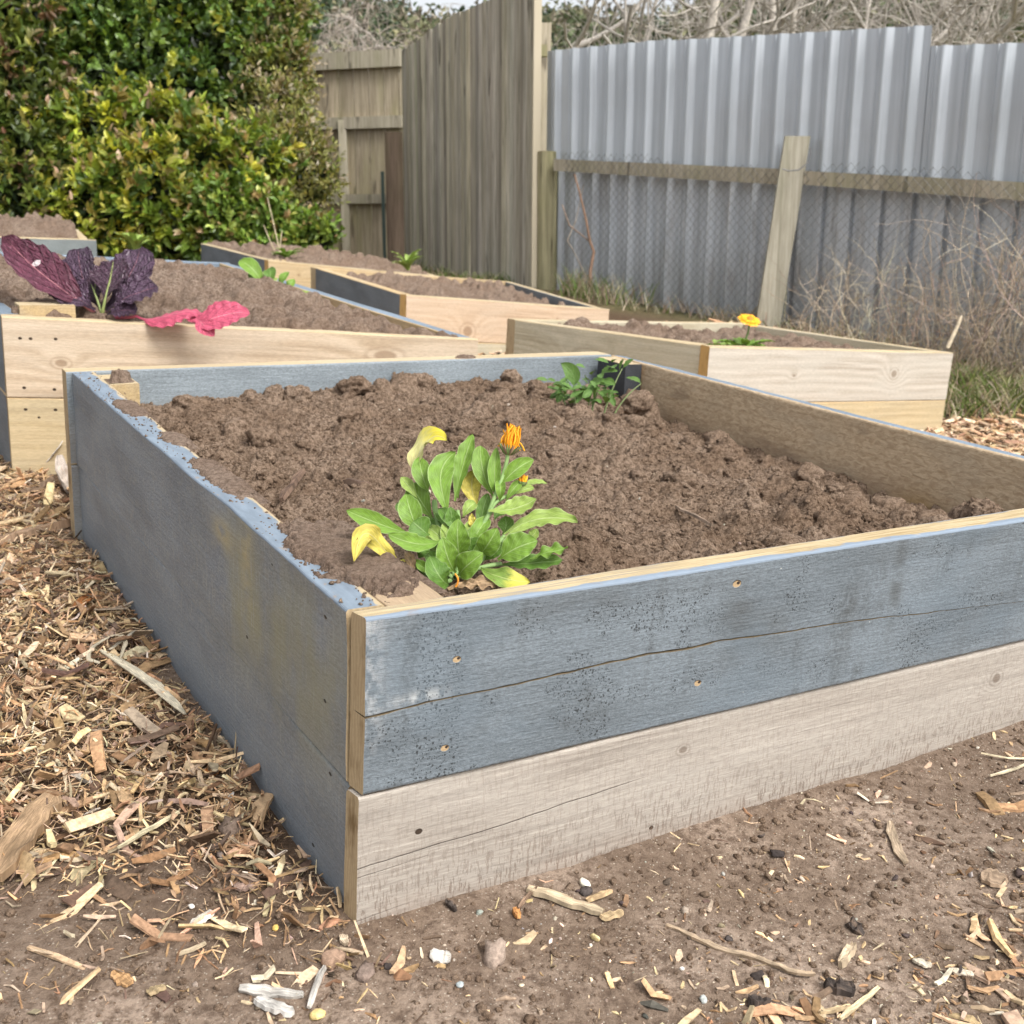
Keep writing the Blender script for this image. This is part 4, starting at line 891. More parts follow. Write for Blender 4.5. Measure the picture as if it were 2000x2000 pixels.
def corr(name,off,s0,s1,ztop,zbot,mat,pitch=.168,prof=None,label=None,ph=0.0):
    prof=prof or [(0,0),(.042,0),(.046,.004),(.052,.004),(.056,0),(.080,0),(.084,.002),(.092,.030),(.096,.032),(.106,.032),(.112,.029),(.142,.002),(.148,0)]
    S=[]
    k0=int(math.floor((s0-ph)/pitch))-1
    for kk in range(k0,k0+int((s1-s0)/pitch)+4):
        for (a_,h_) in prof:
            s_=kk*pitch+ph+a_
            if s0<s_<s1: S.append((s_,h_))
    hh=lambda q: float(np.interp((q-ph)%pitch,[a_ for a_,_ in prof]+[pitch],[h_ for _,h_ in prof]+[prof[0][1]])); S=[(s0,hh(s0))]+S+[(s1,hh(s1))]
    V=[];nz=10
    for (s_,h_) in S:
        b=I0+np.array([*(idr*s_),0])+inn*(off+h_)
        zt=ztop(s_);zb=zbot(s_)
        for q in range(nz+1):
            zz=zb+(zt-zb)*q/nz; V.append(b+np.array([0,0,0])*0+np.array([0,0,zz-b[2]])+inn*(.003*float(vn(s_*2.2,zz*2.5))))
    V=np.array(V); Fc=grid_faces(len(S),nz+1)
    return part(name,V,Fc,fI,[M[mat]],label,smooth=False)
offU=-.05
tp=[(1070,100),(1315,76)];tp2=[(1306,79),(1820,49)];tp3=[(1806,90),(2000,83),(2500,66)]
def topf(lst): 
    P=[iat(u,v,offU) for u,v in lst]; xs=[isx(p) for p in P];zs=[p[2] for p in P]; return xs,zs
railz=lambda s_: np.interp(s_,[isx(iat(u,v,0)) for u,v in ((1094,323),(1529,347),(2000,373),(2500,398))],[iat(u,v,0)[2] for u,v in ((1094,323),(1529,347),(2000,373),(2500,398))])
for do_,lst in ((0,tp),(-.005,tp2),(-.010,tp3)):
    xs,zs=topf(lst); corr('iron_sheet',offU+do_,xs[0],xs[-1],lambda s_,xs=xs,zs=zs: np.interp(s_,xs,zs),lambda s_: railz(s_)-.02,'iron_new')
sE=isx(iat(2500,400,0)); s0=isx(iat(1080,400,-.1)); sM=isx(iat(1545,400,-.1))
prof2=[(.168*i/12,.012*(1+math.sin(i/12*6.283*1-1.57)+.25*math.sin(i/12*12.566))) for i in range(12)]
prof2=[(0,0),(.03,.0),(.045,.004),(.06,.0),(.088,.0),(.096,.029),(.104,.031),(.142,0)]
corr('lower_iron_sheet',-.10,s0,sM,lambda s_: railz(s_)+.01,lambda s_: CZ-1.5,'iron_old',prof=prof2,label='older stained iron sheets below the rail')
prof3=[(0,0),(.012,-.03),(.028,-.03),(.04,0),(.10,.004),(.20,.003)]
corr('lower_iron_sheet',-.095,sM+.01,sE,lambda s_: railz(s_)+.01,lambda s_: CZ-1.6,'iron_old',pitch=.19,prof=[(0,0),(.010,-.028),(.028,-.028),(.038,0),(.08,.003),(.12,.006),(.16,.003)],label='older flat-panned iron sheets below the rail')
# post, rail and wire netting in front of it
fN=thing('netting_fence','low wire netting fence with timber rail and leaning post before the iron','fence',(*(I0+np.array([*(idr*2),0])+inn*.05)[:2],CZ-.5))
def railb(u0,va,vb,u1,vc,vd):
    a=iat(u0,va,.0);b=iat(u1,vc,.0);c=iat(u1,vd,.0);d=iat(u0,vb,.0)
    mb=MB(); ns=8
    for q in range(1):
        mb.add(boxpts(d,c,b,a,inn*.045),BOXF)
    k=mb.kw(); part('rail',k.pop('verts'),k.pop('faces'),fN,[M['rail']],**{**k,'cols':np.ones((8,3))})
railb(1090,311,334,1530,330,361); railb(1575,334,361,2500,382,428)
vpost(fN,'post',1049,1089,296,575,8.0,'post_moss',rnd=True,label='thick mossy round post at the fence corner')
Pp=iat(1557,265,.07); dpp=depth(Pp)
vpost(fN,'post',1533,1582,266,640,dpp,'post_green',lean=-38,dd=.03,label='leaning pale green square post')
# wire netting (diamond mesh)
t=NT('wire'); M['wire']=t.bsdf((.16,.16,.16),.5,metal=.3)
def tube(mb,pts,r,sides=4,m=0,col=(.5,.5,.5),taper=None):
    pts=np.asarray(pts,float); n=len(pts)
    if n<2: return
    tg=nrm(np.gradient(pts,axis=0)); ref=np.array([0,0,1.0]) if abs(tg[0][2])<.9 else np.array([1.0,0,0])
    a=nrm(np.cross(tg,ref));b=np.cross(tg,a)
    rr=np.full(n,r) if np.isscalar(r) else np.asarray(r)
    V=[]
    for q in range(sides):
        an=6.283*q/sides; V.append(pts+a*(np.cos(an)*rr)[:,None]+b*(np.sin(an)*rr)[:,None])
    V=np.stack(V,1).reshape(-1,3)
    i=np.arange(n-1)[:,None]*sides; j=np.arange(sides)[None]; 
    Fc=np.stack([i+j,i+(j+1)%sides,i+sides+(j+1)%sides,i+sides+j],-1).reshape(-1,4)
    mb.add(V,Fc,m,c=col)
class FastMB:   # numpy accumulator of equal-size faces
    def __init__(s): s.v=[];s.f=[];s.c=[];s.n=0;s.a=[]
    def add(s,v,f,m=0,a=None,c=(.5,.5,.5)):
        v=np.asarray(v);s.v.append(v);s.f.append(np.asarray(f)+s.n);s.c.append(np.zeros((len(v),3))+np.asarray(c)); s.n+=len(v)
    def get(s): return np.concatenate(s.v),np.concatenate(s.f),np.concatenate(s.c)
mb=FastMB(); cell=.056; sN0=isx(iat(1100,400,.05)); sN1=sE; zb_=CZ-.95
w_=.0016
sx=sN0;kk=0
topz=lambda s_: railz(s_)+.075+.03*math.sin(s_*3.1)+.02*math.sin(s_*9)-.03*math.exp(-((s_-isx(Pp))/.3)**2)*0
while sx<sN1:
    H=topz(sx)-zb_; n=int(H/(cell*.5)); pts=[]
    for q in range(n+1):
        ss=sx+(cell*.5 if (q%2) else 0)+.006*math.sin(sx*7+q*.2); z=zb_+q*cell*.5+.008*math.sin(sx*5)
        b=I0+np.array([*(idr*ss),0])+inn*(.055+.012*math.sin(z*4+sx*3)+(.004 if kk%2 else 0)); pts.append((b[0],b[1],z))
    tube(mb,pts,w_,3); 
    n2=[]; kk+=1; 
    # mirrored wire completes the diamonds
    pts=[]
    for q in range(n+1):
        ss=sx+cell*.5+(cell*.5 if ((q+1)%2) else 0)+.006*math.sin(sx*7+q*.2); z=zb_+q*cell*.5+.008*math.sin(sx*5)
        b=I0+np.array([*(idr*ss),0])+inn*(.055+.012*math.sin(z*4+sx*3)+(.004 if kk%2 else 0)); pts.append((b[0],b[1],z))
    tube(mb,pts,w_,3); sx+=cell
V,Fc,C=mb.get(); part('wire_netting',V,Fc,fN,[M['wire']],cols=C)
mb=FastMB(); lp=[D(u,v,dpp-.03) for u,v in ((1528,330),(1540,334),(1560,332),(1578,318),(1583,300),(1582,290))]; tube(mb,lp,.004,5); V,Fc,C=mb.get(); part('wire_loop',V,Fc,fN,[M['wire']],cols=C)
# =================================================================== SHRUBS
LT_v=np.array([(0,0,0),(.32,.5,.10),(.32,0,0),(.32,-.5,.10),(.68,.42,.07),(.68,0,-.02),(.68,-.42,.07),(1,0,-.10)])
LT_f=np.array([(0,2,1,1),(0,3,2,2),(1,2,5,4),(2,3,6,5),(4,5,7,7),(5,6,7,7)])
def leaves_mesh(pos,ax,nz,L,Wd,col):
    """quads/tris as quads: pos (n,3), ax unit axis, nz approx normal"""
    n=len(pos); ey=nrm(np.cross(nz,ax)); ez=np.cross(ax,ey)
    T_=LT_v[None]*np.ones((n,1,1)); P=pos[:,None]+ax[:,None]*(T_[...,0:1]*L[:,None,None])+ey[:,None]*(T_[...,1:2]*Wd[:,None,None])+ez[:,None]*(T_[...,2:3]*L[:,None,None]*RNG.uniform(.3,2.2,(n,1,1)))
    tri=np.array([(0,2,1),(0,3,2),(1,2,5),(1,5,4),(2,3,6),(2,6,5),(4,5,7),(5,6,7)])
    Fc=(tri[None]+(np.arange(n)*8)[:,None,None]).reshape(-1,3)
    return P.reshape(-1,3),Fc,np.repeat(col,8,axis=0)
t=NT('foliage'); a=t.attr('col').outputs['Color']; tl=t.mix(1.0,a,(1.25,1.2,.55),'MULTIPLY')
M['foliage']=t.bsdf(a,.38,None,.45,0,trans=.28,tcol=tl)
t=NT('foliage_dull'); a=t.attr('col').outputs['Color']; M['foliage_dull']=t.bsdf(a,.8,None,.2,0,trans=.15)
M['bark']=colmat('bark',.9,(40,.3),.5); 
def rdir(n): return nrm(RNG.normal(0,1,(n,3)))
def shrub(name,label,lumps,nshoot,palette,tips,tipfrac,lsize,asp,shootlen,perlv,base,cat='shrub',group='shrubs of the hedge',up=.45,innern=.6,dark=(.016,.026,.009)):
    cs=np.array([D(u,v,d) for (u,v,r,d) in lumps]); rs_=np.array([r/F*d for (u,v,r,d) in lumps]); w_=rs_**2; w_/=w_.sum()
    root=thing(name,label,cat,base,group)
    allV=[];allF=[];allC=[];n0=0
    idx=RNG.choice(len(cs),nshoot,p=w_); dr=rdir(nshoot); dr[:,1]=np.where(RNG.random(nshoot)<.75,-np.abs(dr[:,1]),dr[:,1])
    rad=rs_[idx]*(.84+.62*fbm(dr[:,0]*2.5+idx*3,dr[:,1]*2.5,dr[:,2]*2.5,3,5)+RNG.uniform(-.12,.10,nshoot)); p=cs[idx]+dr*rad[:,None]*np.array([1,.75,1])
    okm=p[:,2]>CZ-.35
    p=p[okm];dr=dr[okm];idx=idx[okm];ns=len(p)
    sd_=nrm(dr*.55+np.array([0,0,up])+RNG.normal(0,.32,(ns,3)))
    pc=pick(palette[0],palette[1],ns,.16); lit=np.ones(ns)
    tipm=RNG.random(ns)<tipfrac; tc_=pick(tips[0],tips[1],ns,.15)
    for q in range(perlv):
        f=q/(perlv-1); an=q*2.4+RNG.uniform(0,6.28,ns); a1=nrm(np.cross(sd_,rdir(1)+0*sd_)); a2=np.cross(sd_,a1)
        rd=a1*np.cos(an)[:,None]+a2*np.sin(an)[:,None]
        pos=p+sd_*(shootlen*f*RNG.uniform(.8,1.2,ns))[:,None]
        ax=nrm(rd*(1.0-.62*f)+sd_*(.35+.6*f)+np.array([0,0,-.18*(1-f)])+RNG.normal(0,.15,(ns,3))); nz=nrm(sd_+RNG.normal(0,.35,(ns,3)))
        L=lsize*(1-.35*f)*RNG.uniform(.7,1.25,ns); col=pc*RNG.uniform(.75,1.25,(ns,1))
        mixf=(np.clip((f-.6)/.4,0,1)*tipm)[:,None]; col=col*(1-mixf)+tc_*mixf
        V,Fc,C=leaves_mesh(pos,ax,nz,L,L/asp*RNG.uniform(.8,1.2,ns),col); allV.append(V);allF.append(Fc+n0);allC.append(C);n0+=len(V)
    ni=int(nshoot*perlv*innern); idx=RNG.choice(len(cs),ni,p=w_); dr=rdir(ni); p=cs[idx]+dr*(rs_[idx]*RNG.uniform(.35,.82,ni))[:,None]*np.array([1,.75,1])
    V,Fc,C=leaves_mesh(p,rdir(ni),rdir(ni),lsize*RNG.uniform(.8,1.4,ni),lsize*RNG.uniform(.4,.7,ni),pick([dark,tuple(x*1.8 for x in dark)],(2,1),ni,.2)); allV.append(V);allF.append(Fc+n0);allC.append(C)  # inner leaves near black: shade of the hedge's gaps painted in
    part('foliage',np.concatenate(allV),np.concatenate(allF),root,[M['foliage']],cols=np.concatenate(allC))
    mb=FastMB(); b=np.array(base,float)
    for c,r in zip(cs,rs_):
        for q in range(3):
            st=b+np.array([RNG.normal(0,.12),RNG.normal(0,.08),0]); e=c+RNG.normal(0,r*.4,3); mdl=(st+e)/2+RNG.normal(0,.12,3)
            ts=np.linspace(0,1,7)[:,None]; tube(mb,st*(1-ts)**2+2*mdl*ts*(1-ts)+e*ts**2,np.linspace(.022,.007,7),5,col=(.12,.09,.07))
    V,Fc,C=mb.get(); part('branches',V,Fc,root,[M['bark']],cols=C); return root
gb=lambda u,d: tuple(b2w((*w2b(D(u,480,d))[:2],float(G(*w2b(D(u,480,d))[:2])))))
GREENS=([(.05,.085,.018),(.075,.12,.022),(.11,.155,.028),(.035,.06,.014)],(4,4,2,2))
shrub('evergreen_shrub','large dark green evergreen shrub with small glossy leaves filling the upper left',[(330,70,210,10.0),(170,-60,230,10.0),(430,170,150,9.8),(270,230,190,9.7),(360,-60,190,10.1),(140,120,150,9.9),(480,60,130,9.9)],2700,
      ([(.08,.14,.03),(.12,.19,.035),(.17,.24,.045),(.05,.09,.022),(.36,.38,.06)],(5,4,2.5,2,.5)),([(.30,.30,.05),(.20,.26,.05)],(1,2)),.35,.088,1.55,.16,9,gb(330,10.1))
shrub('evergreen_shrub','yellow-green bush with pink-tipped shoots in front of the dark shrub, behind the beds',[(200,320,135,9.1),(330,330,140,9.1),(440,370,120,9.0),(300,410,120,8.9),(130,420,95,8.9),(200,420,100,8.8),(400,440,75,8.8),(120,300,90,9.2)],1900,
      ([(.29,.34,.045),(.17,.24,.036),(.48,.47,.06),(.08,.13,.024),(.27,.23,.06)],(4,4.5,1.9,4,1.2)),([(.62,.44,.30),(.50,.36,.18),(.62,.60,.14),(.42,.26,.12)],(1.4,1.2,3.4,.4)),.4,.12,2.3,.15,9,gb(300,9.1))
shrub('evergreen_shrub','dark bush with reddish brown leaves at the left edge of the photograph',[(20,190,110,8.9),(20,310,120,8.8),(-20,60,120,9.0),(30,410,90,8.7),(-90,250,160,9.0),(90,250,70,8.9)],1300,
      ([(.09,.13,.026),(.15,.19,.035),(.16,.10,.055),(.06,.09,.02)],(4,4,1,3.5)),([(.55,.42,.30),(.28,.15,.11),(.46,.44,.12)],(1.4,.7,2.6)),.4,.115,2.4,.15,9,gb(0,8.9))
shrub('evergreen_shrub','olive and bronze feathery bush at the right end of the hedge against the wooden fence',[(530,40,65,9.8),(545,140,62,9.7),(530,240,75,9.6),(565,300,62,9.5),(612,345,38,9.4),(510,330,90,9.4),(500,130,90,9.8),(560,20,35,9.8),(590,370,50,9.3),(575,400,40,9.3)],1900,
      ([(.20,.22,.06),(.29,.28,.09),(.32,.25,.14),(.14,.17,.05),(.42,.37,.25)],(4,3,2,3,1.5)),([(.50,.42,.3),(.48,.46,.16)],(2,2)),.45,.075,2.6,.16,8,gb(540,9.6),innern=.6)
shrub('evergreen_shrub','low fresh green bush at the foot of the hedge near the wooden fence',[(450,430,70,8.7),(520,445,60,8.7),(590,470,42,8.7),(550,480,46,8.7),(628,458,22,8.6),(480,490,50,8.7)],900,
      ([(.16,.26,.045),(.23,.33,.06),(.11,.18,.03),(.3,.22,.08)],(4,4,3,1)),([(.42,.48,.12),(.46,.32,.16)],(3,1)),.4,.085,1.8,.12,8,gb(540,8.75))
# =================================================================== BARE TREES, HILL AND WOODS BEHIND
YL=[0.0]
def grow(mb,p,d,L,r,lev,col,droop=0.0,twist=.35,kids=3,minr=.004,maxlev=5):
    n=6; pts=[p]; dd=d.copy(); 
    for i in range(n):
        dd=nrm(dd+RNG.normal(0,twist*.33,3)+np.array([0,0,.05-droop*lev*.12])); pts.append(pts[-1]+dd*L/n)
    if any(q_[1]<(YL[0] if q_[0]>.3 else 11.9) for q_ in pts): return
    r1=max(minr*.6,r*.62); tube(mb,pts,np.linspace(r,r1,n+1),5 if r>.015 else 3,col=np.array(col)*RNG.uniform(.8,1.15))
    if lev>=maxlev or r<minr: return
    for q in range(kids+(1 if lev<2 else 0)):
        k=RNG.integers(2,n+1); a=nrm(np.cross(dd,rdir(1)[0])); nd=nrm(dd*.75+a*RNG.uniform(.5,1.0)+np.array([0,0,.12-droop*.2])); grow(mb,pts[k],nd,L*RNG.uniform(.55,.82),max(minr*.8,r*RNG.uniform(.45,.68)),lev+1,col,droop,twist,kids,minr,maxlev)
def bare_tree(label,u,dep,h,r,col,seedd,group='bare trees behind the iron fence',droop=.1,kids=3,stems=1,lean=0.0,L0=1.5,cat='tree',nm='bare_tree',maxlev=5,minr=.004,twist=.35,fork=.9):
    YL[0]=11.9 if u<1000 else 9.0
    b=D(u,454,dep); b[2]=CZ-.6; root=thing(nm,label,cat,b,group); mb=FastMB(); tb=FastMB()
    for s_ in range(stems):
        p=b+np.array([RNG.normal(0,.1),RNG.normal(0,.1),0]) ; dd=nrm(np.array([lean+RNG.normal(0,.12),RNG.normal(0,.12),1]))
        pts=[p]; 
        for i in range(6): dd=nrm(dd+RNG.normal(0,.05,3)); pts.append(pts[-1]+dd*h/6)
        tube(tb,pts,np.linspace(r*1.25,r*.8,7),7,col=np.array(col)*1.3)
        for k in (3,4,4,5,5,6,6,6):
            a=rdir(1)[0]; a[2]=abs(a[2])*.6; grow(mb,pts[k],nrm(a+np.array([0,0,.35])),L0*RNG.uniform(.7,1.1),r*RNG.uniform(.35,.62)*fork,1,col,droop,twist,kids,minr,maxlev)
    V,Fc,C=tb.get(); part('trunk',V,Fc,root,[M['bark']],cols=C,smooth=True); V,Fc,C=mb.get(); part('branches',V,Fc,root,[M['bark']],cols=C,smooth=True)
PALE=(.47,.43,.38);TAN=(.36,.31,.26)
bare_tree('bare tree with pale limbs just right of the tall wooden fence',1120,10.5,2.2,.05,PALE,1,lean=.1)
bare_tree('pale slender bare tree with two upright stems above the middle of the iron fence',1325,10.2,2.6,.045,PALE,2,stems=2)
bare_tree('pale bare tree with a straight grey trunk above the leaning post',1470,11.0,2.8,.042,PALE,3,stems=2)
bare_tree('greyish bare tree forking low behind the iron fence step',1640,11.5,2.4,.05,PALE,4)
bare_tree('wide crooked bare tree behind the right end of the iron fence',1850,10.8,2.2,.055,PALE,5,stems=2)
bare_tree('bare tree at the far right edge beyond the iron fence',2060,11.0,2.3,.05,PALE,6)
for i,(u,dp,lb_) in enumerate(((560,14.2,'tangle of thin bare grey twigs beside the top of the hedge'),(660,14.0,'dense arching bare thicket directly above the rail fence'),(750,14.6,'bare brown thicket above the corner of the two wooden fences'),(860,15.0,'leafless thicket showing over the slope of the tall wooden fence'),(1180,14.0,'brown leafless thicket low behind the left end of the iron fence'),(1560,14.5,'brown leafless thicket low behind the middle of the iron fence'),(1930,14.5,'brown leafless thicket low behind the right end of the iron fence'))):
    bare_tree(lb_,u,dp,2.1 if u<900 else 1.5,.03,TAN if i%2 else (.47,.42,.37),20+i,group='leafless thickets beyond the fences',droop=.5,kids=4,stems=3,L0=.95,cat='thicket',nm='bare_thicket',maxlev=5,minr=.0035,twist=.7)
# hill
RU=[-900,500,840,892,930,1050,1075,1105,1220,1272,1330,1420,2600];RV=[-80,-60,8,26,4,4,22,0,6,48,0,-50,-80]
us=np.linspace(-900,2700,150); V=[];rows=[(15.5,452),(20,330),(27,180),(34,60),(40,0)]
for u in us:
    rv=np.interp(u,RU,RV)+30
    for (dd,vv) in rows:
        v=vv if dd<40 else rv
        if dd==34: v=max(60,rv+40)
        q=D(u,v,dd); q[2]+=.25*float(fbm(q[0]*.4,q[1]*.4,0,3,3)) if dd<40 else 0; V.append(q)
    q=V[-1].copy(); q[1]+=30;q[2]-=6; V.append(q)
V=np.array(V)
t=NT('hill'); pos=t.n('ShaderNodeNewGeometry').outputs['Position']; c=t.ramp(t.noise(pos,.8,6,.7),[(.3,(.1,.11,.06)),(.5,(.22,.21,.1)),(.65,(.32,.27,.17)),(.8,(.2,.2,.1))]); M['hill']=t.bsdf(c,.95)
solo('hill',V,grid_faces(len(us),6),(0,0,0),[M['hill']],kind='structure',smooth=True)
# trees on the hill, one far-off mass
cen=[];rad=[];pal=[]
for i in range(330):
    u=RNG.uniform(450,2300) if i>60 else RNG.uniform(-800,450); rv=float(np.interp(u,RU,RV)); row=RNG.random(); dd=24+14*(1-row); r=RNG.uniform(38,75); v=rv+r*.8+12+RNG.random()*(150-rv*0)*row
    cen.append(D(u,v,dd)); rad.append(r/F*dd); pal.append(int(RNG.integers(0,4)))
cen=np.array(cen);rad=np.array(rad);pal=np.array(pal)
nl=46000; idx=RNG.choice(len(cen),nl,p=rad**2/np.sum(rad**2)); dr=rdir(nl); dr[:,1]=-np.abs(dr[:,1])
p=cen[idx]+dr*(rad[idx]*(.8+.3*fbm(dr[:,0]*3+idx,dr[:,1]*3,dr[:,2]*3,2,4)+RNG.uniform(-.25,.15,nl)))[:,None]
PC=np.array([(.11,.135,.07),(.20,.20,.115),(.24,.21,.155),(.08,.11,.065)])[pal[idx]]*RNG.uniform(.5,1.5,(nl,1))
V,Fc,C=leaves_mesh(p,rdir(nl),rdir(nl),RNG.uniform(.12,.3,nl),RNG.uniform(.06,.16,nl),PC)
solo('woods',V,Fc,cen.mean(0),[M['foliage_dull']],'far brown and green wooded hillside behind the fences','woods',None,'stuff',cols=C)
# =================================================================== WEEDS AND GRASS
def blades(name,label,pts,n,h,r,cols,wts,loc,spread=.5,cat='grass',lean=.35,width=.004,kind='stuff',curl=.5):
    mb=FastMB()
    for i in range(n):
        c=pts[RNG.integers(0,len(pts))]; p=np.array(c[:3])+np.array([RNG.normal(0,c[3]),RNG.normal(0,c[3]*.6),0]); hh=h*RNG.uniform(.4,1.15)
        d=nrm(np.array([RNG.normal(0,lean),RNG.normal(0,lean),1])); side=nrm(np.cross(d,rdir(1)[0])); out=nrm(np.array([d[0],d[1],0])+1e-6)
        k=6; P=[];q=p.copy()
        for j in range(k): P.append(q.copy()); q=q+nrm(d+out*curl*(j/k)**1.3*1.6-np.array([0,0,curl*(j/k)**1.5]))*hh/k
        P=np.array(P); wd=width*np.linspace(1,.15,k)*RNG.uniform(.6,1.3)
        V=np.stack([P-side*wd[:,None],P+side*wd[:,None]],1).reshape(-1,3); ii=np.arange(k-1)*2; Fc=np.stack([ii,ii+1,ii+3,ii+2],-1)
        mb.add(V,Fc,c=pick(cols,wts,1,.2)[0])
    V,Fc,C=mb.get(); return solo(name,V,Fc,loc,[M['foliage_dull']],label,cat,None,kind,cols=C)
def gp(u,v,d,s): 
    b=w2b(D(u,v,d)); P=b2w((b[0],b[1],float(gz_at(b[0],b[1])))); return (*P,s)
ST=[(.42,.35,.24),(.34,.26,.18),(.52,.46,.34)];GR=[(.10,.16,.035),(.16,.22,.06),(.22,.25,.08)]
blades('grass','clump of green grass and straw beyond the right end of the whitish bed',[gp(1910,740,5.0,.13),(gp(1980,745,5.1,.15)),gp(2060,750,5.1,.2),gp(1890,700,5.3,.07)],1900,.20,0,GR+ST,(3,3,3,3,3,2),gp(1950,740,5.1,0)[:3],lean=.5)
blades('grass','dry straw and grass at the foot of the netting fence',[gp(u,v,d,.13) for (u,v,d) in ((1600,660,6.5),(1680,680,6.3),(1760,690,6.1),(1850,700,5.9),(1950,700,5.7),(1500,650,6.8),(1420,620,7.0),(1300,600,7.3))],900,.17,0,ST+GR,(4,4,3,.6,.6,.6),gp(1700,690,6.2,0)[:3],lean=.5)
blades('grass','tuft of grass below the dead vine at the left end of the netting fence',[gp(1150,585,7.7,.08),gp(1200,590,7.5,.12),gp(1120,585,7.8,.05)],450,.26,0,GR+ST,(2,2,2,3,3,2),gp(1150,590,7.7,0)[:3])
blades('grass','short grass along the foot of the tall wooden fence',[gp(u,560,8.6,.12) for u in (880,940,1000)]+[gp(820,520,9.6,.15)],500,.12,0,GR+ST,(3,3,3,1,1,1),gp(950,560,8.6,0)[:3])
def stalks(name,label,items,loc,cat,mat='bark'):
    mb=FastMB()
    for (pts,r,col) in items: tube(mb,pts,r,4,col=col)
    V,Fc,C=mb.get(); return solo(name,V,Fc,loc,[M[mat]],label,cat,None,'stuff',cols=C,smooth=True)
it=[]
WC=[(.44,.36,.26),(.36,.29,.21),(.54,.46,.35),(.29,.23,.18),(.60,.54,.43)]
for i in range(290):
    u=1560+RNG.random()**.75*620; f=(u-1560)/440; d=6.35-1.2*min(1.3,f)*.7-RNG.random()*.25; b=w2b(D(u,650,d)); p=b2w((b[0],b[1],float(gz_at(b[0],b[1])))); h=RNG.uniform(.2,.45+.65*min(1,f)); dd=nrm(np.array([RNG.normal(0,.28),RNG.normal(0,.2),1])); P=[p]
    for j in range(9): dd=nrm(dd+RNG.normal(0,.17,3)); P.append(P[-1]+dd*h/9)
    c=pick(WC,(3,3,2,2,1),1,.15)[0]; it.append((P,np.linspace(.0022,.0008,10)*RNG.uniform(.6,1.5),c))
    for q in range(RNG.integers(1,5)):
        k=RNG.integers(2,9); dq=nrm(dd+RNG.normal(0,.8,3)); Q=[P[k]]
        for j in range(6): dq=nrm(dq+RNG.normal(0,.35,3)); Q.append(Q[-1]+dq*h*.07)
        it.append((Q,np.linspace(.0013,.0006,7),c))
stalks('dead_weeds','tangled dead brown weeds growing through the netting at the right',it,gp(1800,700,5.9,0)[:3],'weeds')
o=stalks('dry_stalk','single thick straw-coloured stalk leaning up behind the whitish bed',[([D(1850,680,5.3),D(1862,655,5.3),D(1873,630,5.3),D(1878,617,5.3)],np.array([.013,.012,.010,.006]),(.55,.46,.33))],D(1850,680,5.3),'stalk'); o['kind']='thing'
o=stalks('dead_vine','dead reddish brown vine stem climbing in front of the iron near the mossy post',[([D(u,v,7.72) for u,v in ((1122,340),(1133,380),(1145,430),(1152,470),(1160,492),(1153,530),(1152,600))],np.linspace(.006,.013,7),(.30,.19,.13)),([D(u,v,7.74) for u,v in ((1160,492),(1150,470),(1112,440),(1098,400))],.005,(.3,.22,.17)),([D(u,v,7.74) for u,v in ((1152,560),(1135,520),(1120,490),(1108,470),(1125,430),(1140,360))],.004,(.3,.25,.2))],D(1152,600,7.72),'vine'); o['kind']='thing'
# =================================================================== PLANTS
def leafmat(name,base,vein,edge=None,tip=None,spots=False,rough=.5,nv=7,trans=.2,blister=0.0,net=False,veinw=.05,mottle=.17,wear=None,base2=None):
    t=NT(name); lc=t.attr('bc').outputs['Vector']; u,v,r=t.sep(lc)    # u -1..1 across, v 0..1 along, r random
    au=t.math('ABSOLUTE',u)
    n=t.noise(t.vadd(t.vmul(lc,(2.2,6,0)),t.comb(r,r,r)),1.0,4,.6)
    c=t.mix(t.rng(n,.3,.7),tuple(x*(1-mottle) for x in base),tuple(min(1,x*(1+mottle)) for x in base))
    if base2: c=t.mix(t.rng(t.math('ADD',v,t.math('MULTIPLY',n,.5)),.15,.45),base2,c)
    if tip: c=t.mix(t.rng(t.math('ADD',v,t.math('MULTIPLY',n,.35)),tip[1],tip[1]+.25),c,tip[0])
    ph=t.math('SUBTRACT',t.math('MULTIPLY',v,nv*6.283),t.math('MULTIPLY',au,nv*2.3)); sv=t.rng(t.math('SINE',ph),.86,.99)
    mid=t.rng(au,veinw*1.4,veinw*.5)
    h=n
    if net:
        vd=t.voro(t.vadd(t.vmul(lc,(5.5,13,0)),t.comb(r,r,0.0)),1.0,feat='DISTANCE_TO_EDGE'); nm_=t.rng(vd,.09,.02)
        h=t.math('ADD',t.rng(vd,0,.32),t.math('MULTIPLY',sv,-.8)); c=t.mix(t.math('MULTIPLY',t.math('MAXIMUM',t.math('MULTIPLY',nm_,.35),sv),.6),c,tuple(x*.42 for x in base))
    else:
        c=t.mix(t.math('MULTIPLY',sv,.22),c,vein)
    c=t.mix(t.math('MULTIPLY',mid,.65),c,vein)
    if edge: c=t.mix(t.math('MULTIPLY',t.rng(au,.90,.985),.4),c,edge)
    if spots: sp=t.math('LESS_THAN',t.voro(t.vmul(lc,(2.4,7,0)),1.0),.13); c=t.mix(sp,c,(.08,.05,.01))
    if wear: wm=t.math('MULTIPLY',t.math('MULTIPLY',t.gauss(u,wear[0],wear[2]),t.gauss(v,wear[1],wear[3])),1.0); c=t.mix(t.rng(t.math('MULTIPLY',wm,t.math('ADD',n,.6)),.40,.52),c,(.66,.58,.58))
    h=t.math('SUBTRACT',h,t.math('MULTIPLY',t.math('ADD',sv,mid),.35))
    return t.bsdf(c,rough,t.bump(h,.5+blister,.0022+.004*blister),.35,trans=trans,tcol=t.mix(.5,c,(.25,.35,.03)) if not net else c)
M['cal']=leafmat('calendula_leaf',(.165,.29,.04),(.38,.50,.20),edge=(.5,.6,.32))
M['cal_l']=leafmat('calendula_leaf_pale',(.28,.39,.085),(.5,.6,.28),edge=(.55,.62,.35))
